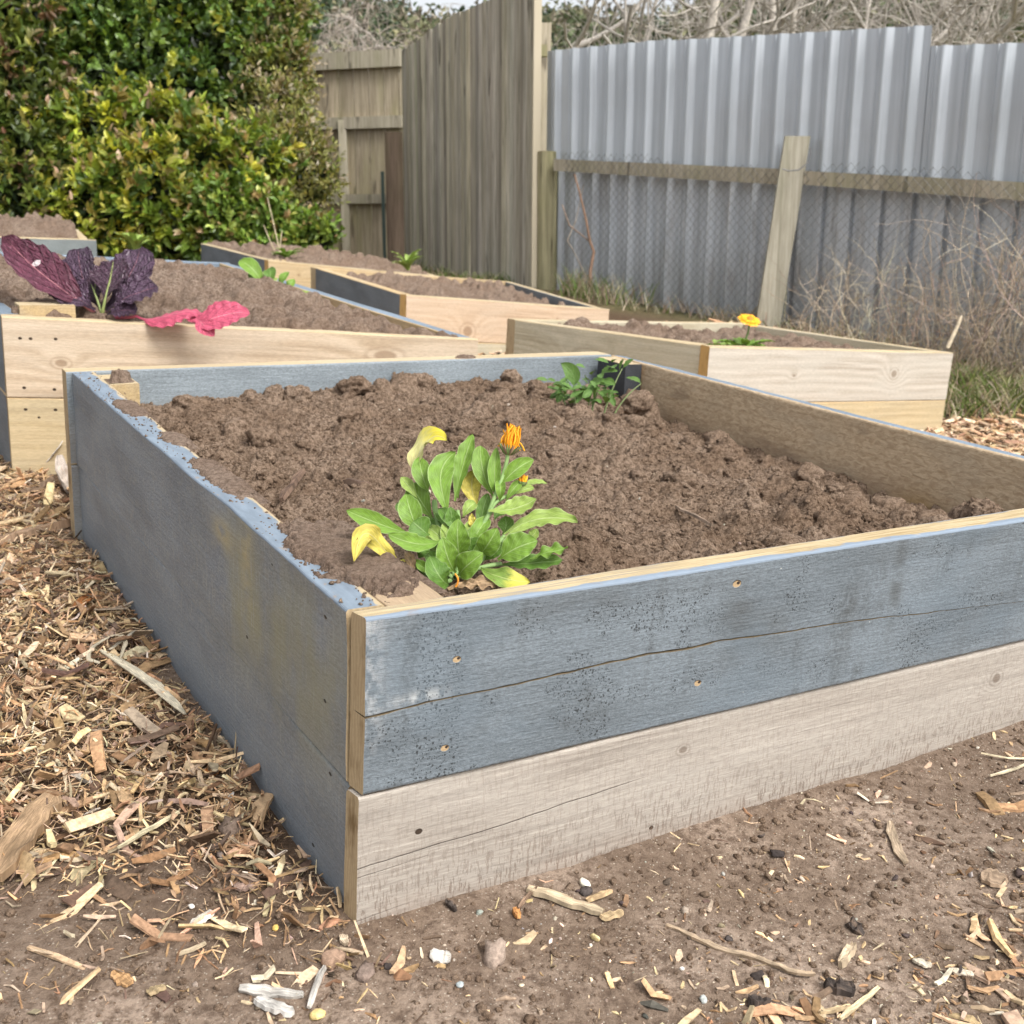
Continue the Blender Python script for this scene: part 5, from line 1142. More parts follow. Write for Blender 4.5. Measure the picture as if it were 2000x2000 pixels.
M['cal_d']=leafmat('calendula_leaf_deep',(.10,.20,.03),(.3,.42,.16),edge=(.42,.55,.26))
M['cal_y']=leafmat('calendula_leaf_yellow',(.60,.50,.10),(.62,.56,.26),edge=(.36,.24,.10),spots=True,rough=.6,mottle=.3)
M['cal_y2']=leafmat('calendula_leaf_straw',(.55,.52,.22),(.6,.6,.4),tip=((.72,.62,.06),.75),rough=.55)
M['cal_t']=leafmat('calendula_leaf_yellow_tip',(.20,.31,.06),(.45,.52,.2),tip=((.66,.6,.10),.72),edge=(.5,.55,.2))
M['cal_b']=leafmat('calendula_leaf_dry',(.36,.24,.14),(.45,.33,.2),rough=.8,mottle=.45)
M['mus']=leafmat('mustard_leaf_purple',(.085,.05,.08),(.32,.15,.19),net=True,blister=.5,rough=.36,trans=.06,veinw=.028,nv=6)
M['mus_m']=leafmat('mustard_leaf_maroon',(.13,.042,.065),(.62,.27,.30),net=True,blister=.5,rough=.4,trans=.1,veinw=.03,nv=6,wear=(.22,.60,.22,.03))
M['mus_g']=leafmat('mustard_leaf_green_rib',(.075,.04,.06),(.36,.42,.14),net=True,blister=.5,rough=.36,trans=.06,veinw=.05,nv=6)
M['mus_p']=leafmat('mustard_leaf_pink',(.56,.10,.17),(.75,.34,.38),net=True,blister=.0,rough=.5,trans=.2,veinw=.03,nv=6)
M['bush']=leafmat('seedling_leaf',(.115,.215,.05),(.22,.34,.12),rough=.55)
M['stem']=colmat('stem',.6,(60,.15),.2)
def bez(pts,n):
    pts=np.asarray(pts,float); m=len(pts)-1; t=np.linspace(0,1,n)[:,None]; r=0
    for i,p in enumerate(pts): r=r+math.comb(m,i)*(t**i)*((1-t)**(m-i))*p
    return r
def interp_curve(pts,n):     # passes through its points
    pts=np.asarray(pts,float); d=np.r_[0,np.cumsum(np.linalg.norm(np.diff(pts,axis=0),axis=1))]; d/=d[-1]
    m=len(pts)-1; A_=np.vander(d,m+1,increasing=True); co_=np.linalg.solve(A_,pts); return np.vander(np.linspace(0,1,n),m+1,increasing=True)@co_
def leaf_surf(pts,width,hint,cup=.25,wave=0.0,wf=5,shape='spat',nu=9,nvv=22,twist=0.0,curl=0.0,seed=0,edgew=0.0,petiole=.12):
    C=interp_curve(pts,nvv); tg=nrm(np.gradient(C,axis=0)); hint=nrm(np.asarray(hint,float)); side=nrm(np.cross(tg,hint)); N=np.cross(side,tg)
    v=np.linspace(0,1,nvv); 
    if shape=='spat': w=np.maximum(petiole*(1-v),np.sin(np.pi*v**1.45)**.72)
    elif shape=='oval': w=np.maximum(petiole*(1-v),np.sin(np.pi*np.clip((v-.12)/.88,0,1)**.9)**.75)
    elif shape=='round': w=np.maximum(petiole*(1-v),np.where(v>.25,np.sqrt(np.clip(1-((v-.66)/.345)**2,0,1)),0)*1.0+0)
    elif shape=='must': w=np.maximum(petiole*(1-v)+.02,sstep(.12,.55,v)*np.clip(1-((v-.62)/.385)**2,0,1)**.5*(v>.62)+sstep(.12,.6,v)*(v<=.62))
    else: w=np.sin(np.pi*v)**.8
    w=w*width*.5; u=np.linspace(-1,1,nu)
    tw=twist*v; side2=side*np.cos(tw)[:,None]+N*np.sin(tw)[:,None]; N2=np.cross(side2,tg)
    rag=1+edgew*vn(v*9,seed*7.7+.5,0,seed)[:,None]*np.abs(u)[None]
    au=np.abs(u)[None]
    hgt=cup*(au**1.6)*w[:,None]+wave*width*(au**2)*np.sin(v[:,None]*wf*6.283+seed+np.sign(u)[None]*1.3)*sstep(.1,.4,v)[:,None]+wave*.3*width*vn(v[:,None]*6,u[None]*2,seed,seed)
    lat=u[None]*w[:,None]*rag
    P=C[:,None]+side2[:,None]*lat[...,None]+N2[:,None]*hgt[...,None]
    uv=np.stack([np.broadcast_to(u[None],(nvv,nu)),np.broadcast_to(v[:,None],(nvv,nu)),np.full((nvv,nu),(seed*1.37)%10)],-1)
    return P.reshape(-1,3),grid_faces(nvv,nu),uv.reshape(-1,3)
def leaf(root,pts,width,hint,mat,name='leaf',label=None,**k):
    V,Fc,A_=leaf_surf(pts,width,hint,**k); return part(name,V,Fc,root,[M[mat]],label,attrs={'bc':A_},smooth=True)
def tubep(root,name,pts,r,col,sides=6,mat='stem',label=None,parent=None):
    mb=FastMB(); tube(mb,interp_curve(pts,10),r if np.isscalar(r) else np.interp(np.linspace(0,1,10),np.linspace(0,1,len(r)),r),sides,col=col); V,Fc,C=mb.get(); return part(name,V,Fc,root,[M[mat]],label,parent=parent,cols=C,smooth=True)
# ---- calendula in the front bed
pb=PZ(889,1128,-.045); d0=depth(pb)
cal=thing('calendula_plant','bushy green marigold plant with a wilted orange bloom, growing in the front bed','plant',pb)
zx=lambda x,y,dd: D(600+x*.31056,780+y*.31056,d0+dd)
TOC=nrm(CAM-pb)
CALL=[ # pts (x,y,dd) in the close-up, width, material, options
([(640,845,-.02),(430,775,-.05),(245,697,-.07)],112,'cal',dict(hint=(0,-.8,.45),wave=.04,cup=.3)),
([(835,890,-.04),(670,905,-.08),(505,848,-.10)],110,'cal',dict(hint=(0,-.75,.5),wave=.06,cup=.3)),
([(700,835,.0),(650,710,-.005),(622,596,.01)],140,'cal',dict(shape='oval')),
([(785,745,.02),(715,640,.03),(648,528,.045)],150,'cal',dict(wave=.05)),
([(690,620,.03),(640,550,.035),(590,488,.04)],75,'cal_l',{}),
([(790,870,-.02),(715,815,-.03),(665,770,-.03)],150,'cal_d',dict(shape='round')),
([(770,600,.03),(725,480,.03),(705,358,.045)],118,'cal',dict(shape='oval')),
([(790,520,.05),(690,400,.045),(770,250,.05),(880,260,.035)],135,'cal_y2',dict(wave=.13,wf=3,cup=.45,hint=(-.6,-.5,.5))),
([(885,735,.0),(845,570,.0),(850,430,.02),(935,330,.03)],150,'cal',dict(wave=.06)),
([(930,640,.02),(975,430,.03),(1043,222,.045)],112,'cal',dict(wave=.08,cup=.4,hint=(-.3,-.8,.3))),
([(1170,610,.03),(1105,450,.03),(1090,290,.045)],125,'cal',dict(shape='spat')),
([(1190,640,.02),(1178,450,.02),(1192,300,.03)],82,'cal',dict(shape='oval',cup=.5)),
([(1215,545,.02),(1310,445,.02),(1425,378,.03)],105,'cal',dict(shape='oval',cup=.5)),
([(1330,560,.04),(1420,528,.045),(1512,530,.05)],78,'cal_l',dict(hint=(0,-.2,1))),
([(1140,700,.0),(1290,690,.0),(1440,625,.0)],140,'cal_l',dict(hint=(0,-.5,.8),wave=.05)),
([(1240,850,.0),(1470,750,.01),(1700,765,.0)],120,'cal_l',dict(hint=(.1,-.6,.7),wave=.12,wf=4)),
([(1230,875,-.02),(1350,825,-.02),(1475,780,-.02)],75,'cal_l',dict(hint=(0,-.3,.9),cup=.5)),
([(1200,1010,-.04),(1330,930,-.05),(1450,890,-.05)],175,'cal',dict(shape='oval',hint=(0,-.7,.6),wave=.04)),
([(1220,1040,-.03),(1420,1030,-.04),(1610,1010,-.04)],120,'cal_d',dict(hint=(0,-.5,.8),wave=.07)),
([(1400,1010,-.045),(1510,965,-.05),(1640,935,-.05)],85,'cal',dict(hint=(0,-.4,.8),wave=.25,wf=3)),
([(1090,1060,-.05),(1190,1110,-.07),(1400,1152,-.075)],120,'cal_t',dict(hint=(0,-.7,.7),wave=.10,wf=2)),
([(1085,975,-.03),(1150,890,-.05),(1195,808,-.05)],135,'cal',dict(shape='oval')),
([(965,1010,-.03),(945,880,-.05),(950,750,-.05)],145,'cal',dict(shape='oval')),
([(935,830,-.01),(912,750,-.02),(900,675,-.02)],92,'cal_d',dict(shape='oval')),
([(935,1090,-.06),(880,985,-.08),(850,866,-.08)],135,'cal',dict(shape='oval')),
([(950,1110,-.06),(1030,1025,-.085),(1110,965,-.085)],150,'cal',dict(shape='oval')),
([(890,1160,-.07),(830,1110,-.10),(770,990,-.09)],140,'cal_d',dict(wave=.06,hint=(.4,-.8,.3))),
([(1075,670,.035),(1035,560,.04),(1055,445,.045)],130,'cal_y',dict(wave=.08)),
([(780,860,.01),(760,800,.01),(740,735,.015)],100,'cal_d',dict(shape='oval')),
([(1085,840,.02),(1100,720,.025),(1140,590,.03)],85,'cal_d',{}),
([(1370,890,-.02),(1415,860,-.02),(1445,812,-.02)],60,'cal_l',{}),
([(1230,850,.01),(1250,790,.01),(1240,735,.015)],100,'cal_d',dict(shape='oval')),
([(700,1140,-.05),(680,1080,-.06),(665,1000,-.06)],55,'cal_d',dict(hint=(-.5,-.7,.3),cup=.6)),
([(770,1060,-.04),(720,1050,-.06),(670,1010,-.06)],60,'cal',dict(cup=.6)),
([(860,870,.0),(850,800,.0),(855,740,.0)],70,'cal_d',dict(shape='oval')),
([(1000,950,.0),(1040,880,-.01),(1050,800,.0)],110,'cal_d',dict(shape='oval')),
([(1090,960,-.02),(1060,910,-.03),(1090,880,-.03)],90,'cal_d',{}),
([(950,620,.03),(945,530,.03),(940,425,.04)],60,'cal',dict(cup=.7)),
([(1210,640,.015),(1215,570,.01),(1210,510,.02)],65,'cal',dict(cup=.6)),
([(1250,640,.02),(1300,560,.02),(1345,520,.03)],60,'cal',dict(cup=.6)),
([(1300,600,.03),(1360,570,.03),(1425,555,.04)],50,'cal_l',dict(cup=.6)),
([(980,740,.02),(1010,690,.02),(1060,650,.03)],80,'cal_l',dict(cup=.4)),
([(700,1000,-.02),(720,960,-.03),(760,925,-.02)],70,'cal_d',{}),
([(1120,1010,-.03),(1170,960,-.04),(1230,900,-.04)],80,'cal_d',{}),
([(640,720,.03),(595,690,.035),(565,650,.04)],60,'cal_d',{}),
([(850,1060,-.02),(800,1010,-.03),(740,960,-.03)],100,'cal_d',dict(shape='oval')),
([(1180,760,.02),(1220,700,.03),(1270,690,.03)],70,'cal_d',{}),
]
for q in range(30):
    an=RNG.uniform(-1.25,1.25); L_=RNG.uniform(170,330); bx=930+RNG.normal(0,45); by=1080-RNG.uniform(0,230); ox=math.sin(an);oy=-math.cos(an)*RNG.uniform(.7,1.0); dd_=RNG.uniform(-.03,.03)
    CALL.append(([(bx,by,dd_),(bx+ox*L_*.45,by+oy*L_*.55,dd_-.005),(bx+ox*L_*.95,by+oy*L_,dd_+.015)],RNG.uniform(60,98),RNG.choice(['cal_d','cal','cal_d','cal_l']),dict(cup=.45,wave=.05)))
for i,(pts,wd_,mt,op) in enumerate(CALL):
    op=dict(op); hint=op.pop('hint',None); h=TOC*1.0+np.array([0,0,.25])+RNG.normal(0,.14,3)
    if hint is not None: h=np.array(hint)
    pp=[zx(*q) for q in pts]
    op.setdefault('cup',.28); op.setdefault('wave',.03)
    leaf(cal,pp,wd_*.31056/F*d0*1.07,h,mt,seed=i+1,edgew=.05,label={'cal_y':'yellow leaf with holes','cal_y2':'large pale yellow curled leaf','cal_t':'leaf with a yellow tip'}.get(mt),**op)
    if len(pts)==3 and i<42: pass
# fallen leaves at its foot
leaf(cal,[PZ(792,1093,-.005),PZ(748,1070,.018),PZ(722,1044,.038),PZ(691,1099,.016)],125*.31056/F*d0,(.1,-.85,.45),'cal_y',label='yellow leaf drooping onto the soil crust',wave=.28,wf=3,cup=-.2,seed=77,petiole=.2)
leaf(cal,[zx(1115,835,.0),zx(1050,790,.0),zx(1035,715,.0)],55*.31056/F*d0,TOC,'cal_y',label='small shrivelled yellow leaf',wave=.2,cup=.5,seed=78)
o=leaf(cal,[zx(650,1125,-.06),zx(655,1040,-.065),zx(620,965,-.05)],60*.31056/F*d0,(.2,-.9,.2),'cal_b',label='dry brown curled leaf',wave=.2,cup=.6,seed=79)
leaf(cal,[zx(885,1195,-.085),zx(1040,1155,-.08),zx(1195,1170,-.075)],85*.31056/F*d0,(0,-.6,.8),'cal_b',label='crumpled dry brown leaf on the soil',wave=.3,wf=4,cup=.2,seed=80,petiole=.4)
leaf(cal,[zx(935,1180,-.085),zx(1000,1175,-.09),zx(1090,1150,-.08)],50*.31056/F*d0,(0,-.5,.8),'cal_b',wave=.3,wf=3,seed=81)
for pts,r in (([(930,1120,-.04),(1000,980,.0),(1080,830,.0),(1165,690,.01)],.0030),([(1140,720,.01),(1200,560,.015),(1245,430,.02),(1262,345,.02)],.0028),([(1150,720,.01),(1230,620,.02),(1320,570,.03),(1350,530,.03)],.0024),([(930,1120,-.03),(880,950,-.01),(830,800,.0),(800,640,.02)],.0035),([(940,1120,-.03),(960,900,0),(945,700,.02)],.003),([(920,1130,-.03),(760,980,-.02),(640,845,-.01)],.003),([(950,1120,-.03),(1100,1010,-.02),(1240,860,.0)],.003),([(900,1140,-.04),(860,1150,-.05),(700,1060,-.05)],.003),([(940,1120,-.04),(1090,1060,-.04),(1220,1035,-.03)],.003)):
    tubep(cal,'stem',[zx(*q) for q in pts],r,(.22,.34,.12))
tubep(cal,'stem',[zx(930,1100,-.085),zx(948,1130,-.088),zx(945,1160,-.088),zx(932,1180,-.088)],.0012,(.75,.28,.03),label='thin orange wilted petal curl')
def bloom_closed(root,base,tipc,R_,H,n,label,col=((.85,.33,.015),(.9,.42,.02)),parent=None):
    ax=nrm(tipc-base); a=nrm(np.cross(ax,[0,0,1.0])) if abs(ax[2])<.95 else nrm(np.cross(ax,[1.0,0,0])); b=np.cross(ax,a)
    hd=thing_part=bpy.data.objects.new('flower',None); COL.objects.link(hd); hd.parent=root
    if label: hd['label']=label
    mb=FastMB()
    for i in range(n):
        an=RNG.uniform(0,6.283); rr=R_*np.sqrt(RNG.random())
        o_=a*math.cos(an)+b*math.sin(an); bend=RNG.normal(0,.35)
        pts=[base+o_*rr*.35,base+ax*H*.4+o_*rr*(1.0+.3*RNG.random()),base+ax*H*RNG.uniform(.75,1.05)+o_*rr*(.7+bend)+a*RNG.normal(0,R_*.3)+b*RNG.normal(0,R_*.3)]
        if RNG.random()<.18: pts[2]=base+ax*H*.35+o_*rr*2.0-np.array([0,0,H*.25])
        tube(mb,interp_curve(pts,8),np.linspace(.0011,.0007,8)*1.15,4,col=pick(col,(1,1),1,.12)[0])
    V,Fc,C=mb.get(); part('petals',V,Fc,root,[M['stem']],parent=hd,cols=C,smooth=True)
    mb=FastMB()
    for i in range(26):
        an=6.283*i/26; o_=a*math.cos(an)+b*math.sin(an); tube(mb,interp_curve([base-ax*H*.12,base+o_*R_*.85,base+ax*H*.22+o_*R_*(1.25+.5*RNG.random())],6),np.array([.0022,.0024,.002,.0015,.001,.0005]),4,col=pick([(.2,.27,.10),(.3,.2,.14)],(3,1),1,.15)[0])
    V,Fc,C=mb.get(); part('calyx',V,Fc,root,[M['stem']],parent=hd,cols=C,smooth=True)
bloom_closed(cal,zx(1268,325,.02),zx(1302,150,.02),.0095,.033,62,'wilted orange bloom with closed drooping petals')
bloom_closed(cal,zx(1352,530,.03),zx(1360,470,.03),.0042,.011,30,'small orange flower bud')
# ---- purple mustard in bed B
pm=D(199,614,2.93); bm_=w2b(pm); 
mus=thing('mustard_plant','dark purple leafy mustard plant with one bright pink leaf drooping over the board','plant',pm)
zm=lambda x,y,dd: D(x*.26915,420+y*.26915,2.93+dd)
MUS=[([(730,735,0),(450,540,-.05),(215,350,.0),(20,150,.06)],300,'mus_m',dict(hint=(.25,-.75,.65),shape='oval',cup=.5,wave=.05,petiole=.07),'maroon leaf stretched out to the left with a torn pale spot'),
([(735,700,.02),(640,560,.04),(590,420,.06),(570,245,.10)],215,'mus',dict(hint=(-.1,-.9,.35),shape='must',wave=.05),None),
([(745,700,-.02),(770,580,-.03),(805,440,.0),(820,330,.04)],215,'mus_g',dict(hint=(0,-.9,.4),shape='must',wave=.06),'dark leaf with a green midrib'),
([(760,700,.02),(860,560,.05),(950,420,.07),(1010,245,.11)],235,'mus',dict(hint=(.1,-.85,.45),shape='must',wave=.05),None),
([(765,710,-.01),(880,620,-.03),(1010,560,-.02),(1145,520,.0)],215,'mus',dict(hint=(.1,-.55,.8),shape='must',wave=.05,cup=.35),None),
([(735,725,-.01),(620,640,-.04),(500,560,-.04),(405,520,-.02)],200,'mus',dict(hint=(-.1,-.6,.75),shape='must',wave=.05,cup=.35),None),
([(770,730,-.03),(840,700,-.05),(920,690,-.05),(985,715,-.05)],120,'mus',dict(hint=(.1,-.6,.7),shape='must',wave=.08),None),
([(740,700,.0),(700,620,.0),(690,520,.03),(700,440,.05)],150,'mus_g',dict(hint=(0,-.9,.4),shape='must',wave=.06),None),
([(990,728,-.02),(1180,740,-.04),(1340,700,-.05),(1475,735,-.065)],185,'mus_p',dict(hint=(.0,-.45,.9),shape='oval',wave=.05,cup=-.35,petiole=.12),'bright pink leaf lying over the edge of the pine board'),
([(1380,745,-.055),(1500,760,-.075),(1650,720,-.08),(1815,720,-.075)],225,'mus_p',dict(hint=(.05,-.75,.65),shape='oval',wave=.035,cup=.15,petiole=.3),'bright pink folded leaf blade hanging on the board'),
([(1420,745,-.07),(1480,800,-.085),(1555,882,-.09)],120,'mus_p',dict(hint=(.2,-.9,.3),shape='oval',wave=.04,petiole=.5),None)]
for i,(pts,wd_,mt,op,lab) in enumerate(MUS):
    h=op.pop('hint'); leaf(mus,[zm(*q) for q in pts],wd_*.26915/F*2.93*(1.28 if mt in ('mus','mus_g') else 1.05),h,mt,label=lab,seed=i+3,edgew=.03 if mt=='mus_p' else .09,nu=13,nvv=34,wf=7,**op)
tubep(mus,'stem',[zm(740,760,0),zm(742,720,0),zm(745,690,0)],.014,(.10,.05,.06)); tubep(mus,'stem',[zm(740,730,-.02),zm(755,650,-.03),zm(785,520,-.02),zm(803,440,.0)],[.005,.004,.0025,.001],(.22,.26,.09))
tubep(mus,'stem',[zm(740,720,-.02),zm(700,600,-.02),zm(660,500,.0)],[.004,.003,.001],(.2,.24,.09)); tubep(mus,'stem',[zm(990,735,-.02),zm(880,745,-.01),zm(760,735,.0)],[.004,.005,.006],(.5,.12,.16),label='pink leaf stalk')
tubep(mus,'stem',[zm(730,730,-.01),zm(560,620,-.04),zm(400,515,-.04),zm(300,430,-.02)],[.007,.006,.005,.003],(.45,.18,.2))
# ---- seedling at the far right corner of bed A
ps=PZ(1135,805,-.075); ds=depth(ps); sd2=thing('seedling_plant','small green leafy seedling beside the black corner post of the front bed','plant',ps)
zs=lambda x,y,dd: D(1000+x*.1812,680+y*.1812,ds+dd)
tips=[(330,345,95,'L'),(430,350,70,0),(430,440,80,0),(470,520,110,0),(520,450,120,0),(600,420,120,0),(660,300,230,0),(740,200,90,0),(560,360,110,0),(640,360,110,0),(720,400,140,0),(760,460,120,0),(820,490,110,0),(860,420,120,0),(900,370,140,0),(870,270,110,0),(960,140,110,0),(1010,250,120,0),(1080,210,150,0),(1060,260,120,0),(960,300,120,0),(1000,400,110,0),(1040,370,130,'g'),(980,440,110,0),(1010,560,120,0),(900,490,100,0),(1250,170,110,0),(1180,180,100,0),(1130,520,70,0),(1310,350,150,0),(700,500,120,0),(620,520,110,0),(800,330,110,0),(1100,140,90,'d'),(500,390,90,'d')]
tips+=[(RNG.uniform(450,1120),RNG.uniform(350,600),RNG.uniform(60,110),0) for _ in range(60)]
mb=MB(); mbs=FastMB(); LV=[];LF=[];LA=[];nn=0
for i,(x,y,sz,k) in enumerate(tips):
    dd=RNG.uniform(-.05,.05); c=zs(x,y,dd); wd_=sz*.1812/F*ds; dr=nrm(np.array([np.sign(x-850)*.5+RNG.normal(0,.4),-.5+RNG.normal(0,.3),RNG.normal(.1,.35)]))
    if i==6: pts=[c-dr*0+np.array([0,0,-.030]),c,c+np.array([-.03,0,.03])]; hint=(0,-1,.2)
    else: pts=[c-dr*wd_*.75,c+np.array([0,0,wd_*.08]),c+dr*wd_*.75]; hint=nrm(np.array([RNG.normal(0,.4),-.5,.8]))
    V,Fc,A_=leaf_surf(pts,wd_*.72,hint,cup=.3,wave=.05,shape='oval',nu=7,nvv=12,seed=i,petiole=.08); LV.append(V);LF.append(Fc+nn);LA.append(A_);nn+=len(V)
    b=np.array([pts[0][0]*.55+ps[0]*.45,ps[1]+.02,ps[2]-.01])
    if i in (1,6,12,17,21,26,29): tube(mbs,interp_curve([b,(b+pts[0])/2+np.array([0,0,.01]),pts[0]],8),np.linspace(.0022,.0012,8),4,col=(.22,.28,.12))
part('foliage',np.concatenate(LV),np.concatenate(LF),sd2,[M['bush']],attrs={'bc':np.concatenate(LA)},smooth=True)
V,Fc,C=mbs.get(); part('stems',V,Fc,sd2,[M['stem']],cols=C,smooth=True)
# ---- generic small rosettes
def rosette(label,P,n,L,wd,mat,up=.8,flower=None,name='calendula_plant',group='small green plants in the far beds',seed=0,hints=None):
    root=thing(name,label,'plant',P,group); P=np.asarray(P,float); LV=[];LF=[];LA=[];nn=0
    for i in range(n):
        an=i*2.4+seed; o_=np.array([math.cos(an),math.sin(an),0]); f=RNG.uniform(.65,1.1); e=up*RNG.uniform(.4,1.3)
        pts=[P+o_*.01,P+(o_*.5+np.array([0,0,e*.75]))*L*f*.6,P+(o_*1.0+np.array([0,0,e*.8]))*L*f*.8]
        V,Fc,A_=leaf_surf(pts,wd*f,np.array([0,0,1.0])+o_*-.5,cup=.3,wave=.06,shape='spat',nu=7,nvv=12,seed=i); LV.append(V);LF.append(Fc+nn);LA.append(A_);nn+=len(V)
    part('foliage',np.concatenate(LV),np.concatenate(LF),root,[M[mat]],attrs={'bc':np.concatenate(LA)},smooth=True); return root
def open_bloom(root,c,r,ax=(0,-.35,.9),stemto=None,label=None,tilt=.2):
    ax=nrm(np.array(ax,float)); a=nrm(np.cross(ax,[1.0,0,0])); b=np.cross(ax,a); hd=bpy.data.objects.new('flower',None); COL.objects.link(hd); hd.parent=root
    if label: hd['label']=label
    LV=[];LF=[];CC=[];nn=0
    for ring,(np_,f,z) in enumerate(((26,1.0,0),(20,.74,.12))):
        for i in range(np_):
            an=6.283*i/np_+ring*.1; o_=a*math.cos(an)+b*math.sin(an); ff=f*RNG.uniform(.93,1.05)
            pts=[c+o_*r*.12,c+o_*r*.6*ff+ax*r*(z+.10),c+o_*r*ff+ax*r*(z+RNG.uniform(-.02,.08))]
            V,Fc,A_=leaf_surf(pts,r*.26,ax,cup=.1,shape='oval',nu=3,nvv=7,petiole=.4); LV.append(V);LF.append(Fc+nn);nn+=len(V); CC.append(np.tile(pick([(.86,.36,.015),(.9,.45,.02)],(1,1),1,.06),(len(V),1)))
    part('petals',np.concatenate(LV),np.concatenate(LF),root,[M['stem']],parent=hd,cols=np.concatenate(CC),smooth=True)
    V,Fc,C=blobs_mesh(np.array([c+ax*r*.1]),np.array([r*.3]),np.array([(.55,.2,.02)]),flat=.6,rough=.2,hi=True); part('disc',V,Fc,root,[M['stem']],parent=hd,cols=C)
    if stemto is not None: tubep(root,'stem',[c-ax*r*.05,(c+stemto)/2+np.array([.008,0,0]),stemto],[.0035,.0035,.0045],(.16,.24,.08))
df=depth(P3F and b2w(P3F(.30,.45,-.02)[None][0])) if False else 4.28
pf=D(1452,668,df); rF=rosette('marigold plant with one open orange flower in the whitish bed',pf+np.array([0,0,-.03]),16,.16,.055,'cal',up=.35,group=None,seed=2)
open_bloom(rF,D(1463,626,df-.03),.047,ax=(.15,-.45,.9),stemto=pf,label='open bright orange flower')
pp=D(1385,668,4.25); rosette('flat pale green leafy clump left of the orange flower in the whitish bed',pp+np.array([0,0,-.03]),12,.13,.05,'cal_l',up=.3,seed=1)
pB=D(560,570,3.95); rB=thing('calendula_plant','green plant with broad rounded leaves at the back corner of the mustard bed','plant',pB+np.array([0,0,-.05]))
zb=lambda x,y,dd: D(400+x*.15528,470+y*.15528,3.95+dd)
for i,(pts,wd_,mt,h) in enumerate([([(720,570,0),(640,400,-.02),(560,320,-.02),(440,250,.0)],200,'cal',(.3,-.8,.5)),([(800,560,0),(820,470,-.02),(810,345,.02)],150,'cal_d',(0,-.9,.3)),([(760,560,.0),(740,470,.0),(730,390,.03)],110,'cal_l',(-.3,-.8,.4)),([(920,580,0),(980,480,-.02),(1050,390,0)],120,'cal',(-.3,-.8,.5)),([(780,560,0),(860,500,-.03),(930,490,-.03)],110,'cal_l',(0,-.4,.9)),([(960,590,0),(1060,560,-.03),(1120,480,-.01)],110,'cal',(.2,-.7,.6)),([(950,600,0),(1060,620,-.04),(1130,640,-.05)],100,'cal_d',(.2,-.7,.6)),([(1100,650,0),(1250,670,-.03),(1400,710,-.04)],110,'cal_l',(0,-.4,.9)),([(700,570,.02),(690,480,.02),(700,400,.03)],90,'cal_d',(0,-.9,.4)),([(900,590,-.02),(940,560,-.04),(1010,560,-.04)],100,'cal_d',(0,-.7,.6)),([(960,620,-.02),(1000,650,-.05),(1080,660,-.05)],90,'cal_l',(0,-.7,.6)),([(680,580,.0),(620,480,.0),(540,420,.0)],100,'cal_d',(.1,-.7,.6))]):
    leaf(rB,[zb(*q) for q in pts],wd_*.15528/F*3.95*1.05,h,mt,seed=i+40,cup=.3,wave=.03,nu=7,nvv=14)
for q in ((720,600),(900,610),(1020,640)): tubep(rB,'stem',[zb(*q,0),zb(q[0]+5,q[1]-30,0),zb(q[0]+12,q[1]-60,0)],.004,(.2,.3,.1))
rosette('pale green plant beside the far left bed under the hedge',D(265,492,6.6),18,.16,.05,'cal_l',up=1.1,seed=3)
rosette('low green plant on the front edge of the farthest bed',D(560,503,6.75),14,.14,.05,'cal',up=.5,seed=4)
rosette('pale green plant standing alone at the foot of the tall wooden fence',D(797,528,6.9),18,.15,.045,'cal_l',up=1.2,seed=5)
rD=rosette('tiny marigold with an orange flower in the far left grey bed',D(62,468,5.55),10,.07,.03,'cal',up=.5,group=None,seed=6); open_bloom(rD,D(60,457,5.5),.018,stemto=D(62,468,5.55),label='small orange flower')
for (pts,lb_) in (([(548,500),(535,440),(522,385)],'thin dry stalk standing behind the farthest bed, the taller one'),([(541,500),(525,465),(515,440)],'short dry stalk leaning left behind the farthest bed'),([(546,498),(548,470),(551,450)],'short dry stalk upright behind the farthest bed')):
    o=stalks('dry_stalk',lb_,[([D(u,v,7.0) for u,v in pts],np.array([.005,.004,.003]),(.45,.38,.25))],D(*pts[0],7.0),'stalk'); o['kind']='thing'
# =================================================================== NOTABLE LOOSE PIECES
def ground_pt(u,v,up=0.0,zf=None):
    z=-.38; zf=zf or gz_at
    for _ in range(8):
        b=BZ(u,v,z); z=float(zf(b[0],b[1]))
    b=BZ(u,v,z); return b2w((b[0],b[1],z+up))
t=NT('splinter'); bc=t.attr('bc').outputs['Vector']; a=t.attr('col').outputs['Color']; f1=t.noise(t.vmul(bc,(40,700,1)),1.0,4,.7); f2=t.noise(t.vmul(bc,(25,90,1)),1.0,4,.65)
k=t.math('MULTIPLY',t.rng(f1,.3,.7,.6,1.2),t.rng(f2,.35,.65,.7,1.12)); c=t.vmul(a,t.comb(k,k,k)); c=t.mix(t.math('MULTIPLY',t.rng(f2,.55,.7),.5),c,(.28,.19,.13))
M['splinter']=t.bsdf(c,.85,t.bump(t.math('ADD',f1,f2),.9,.0015),.15)
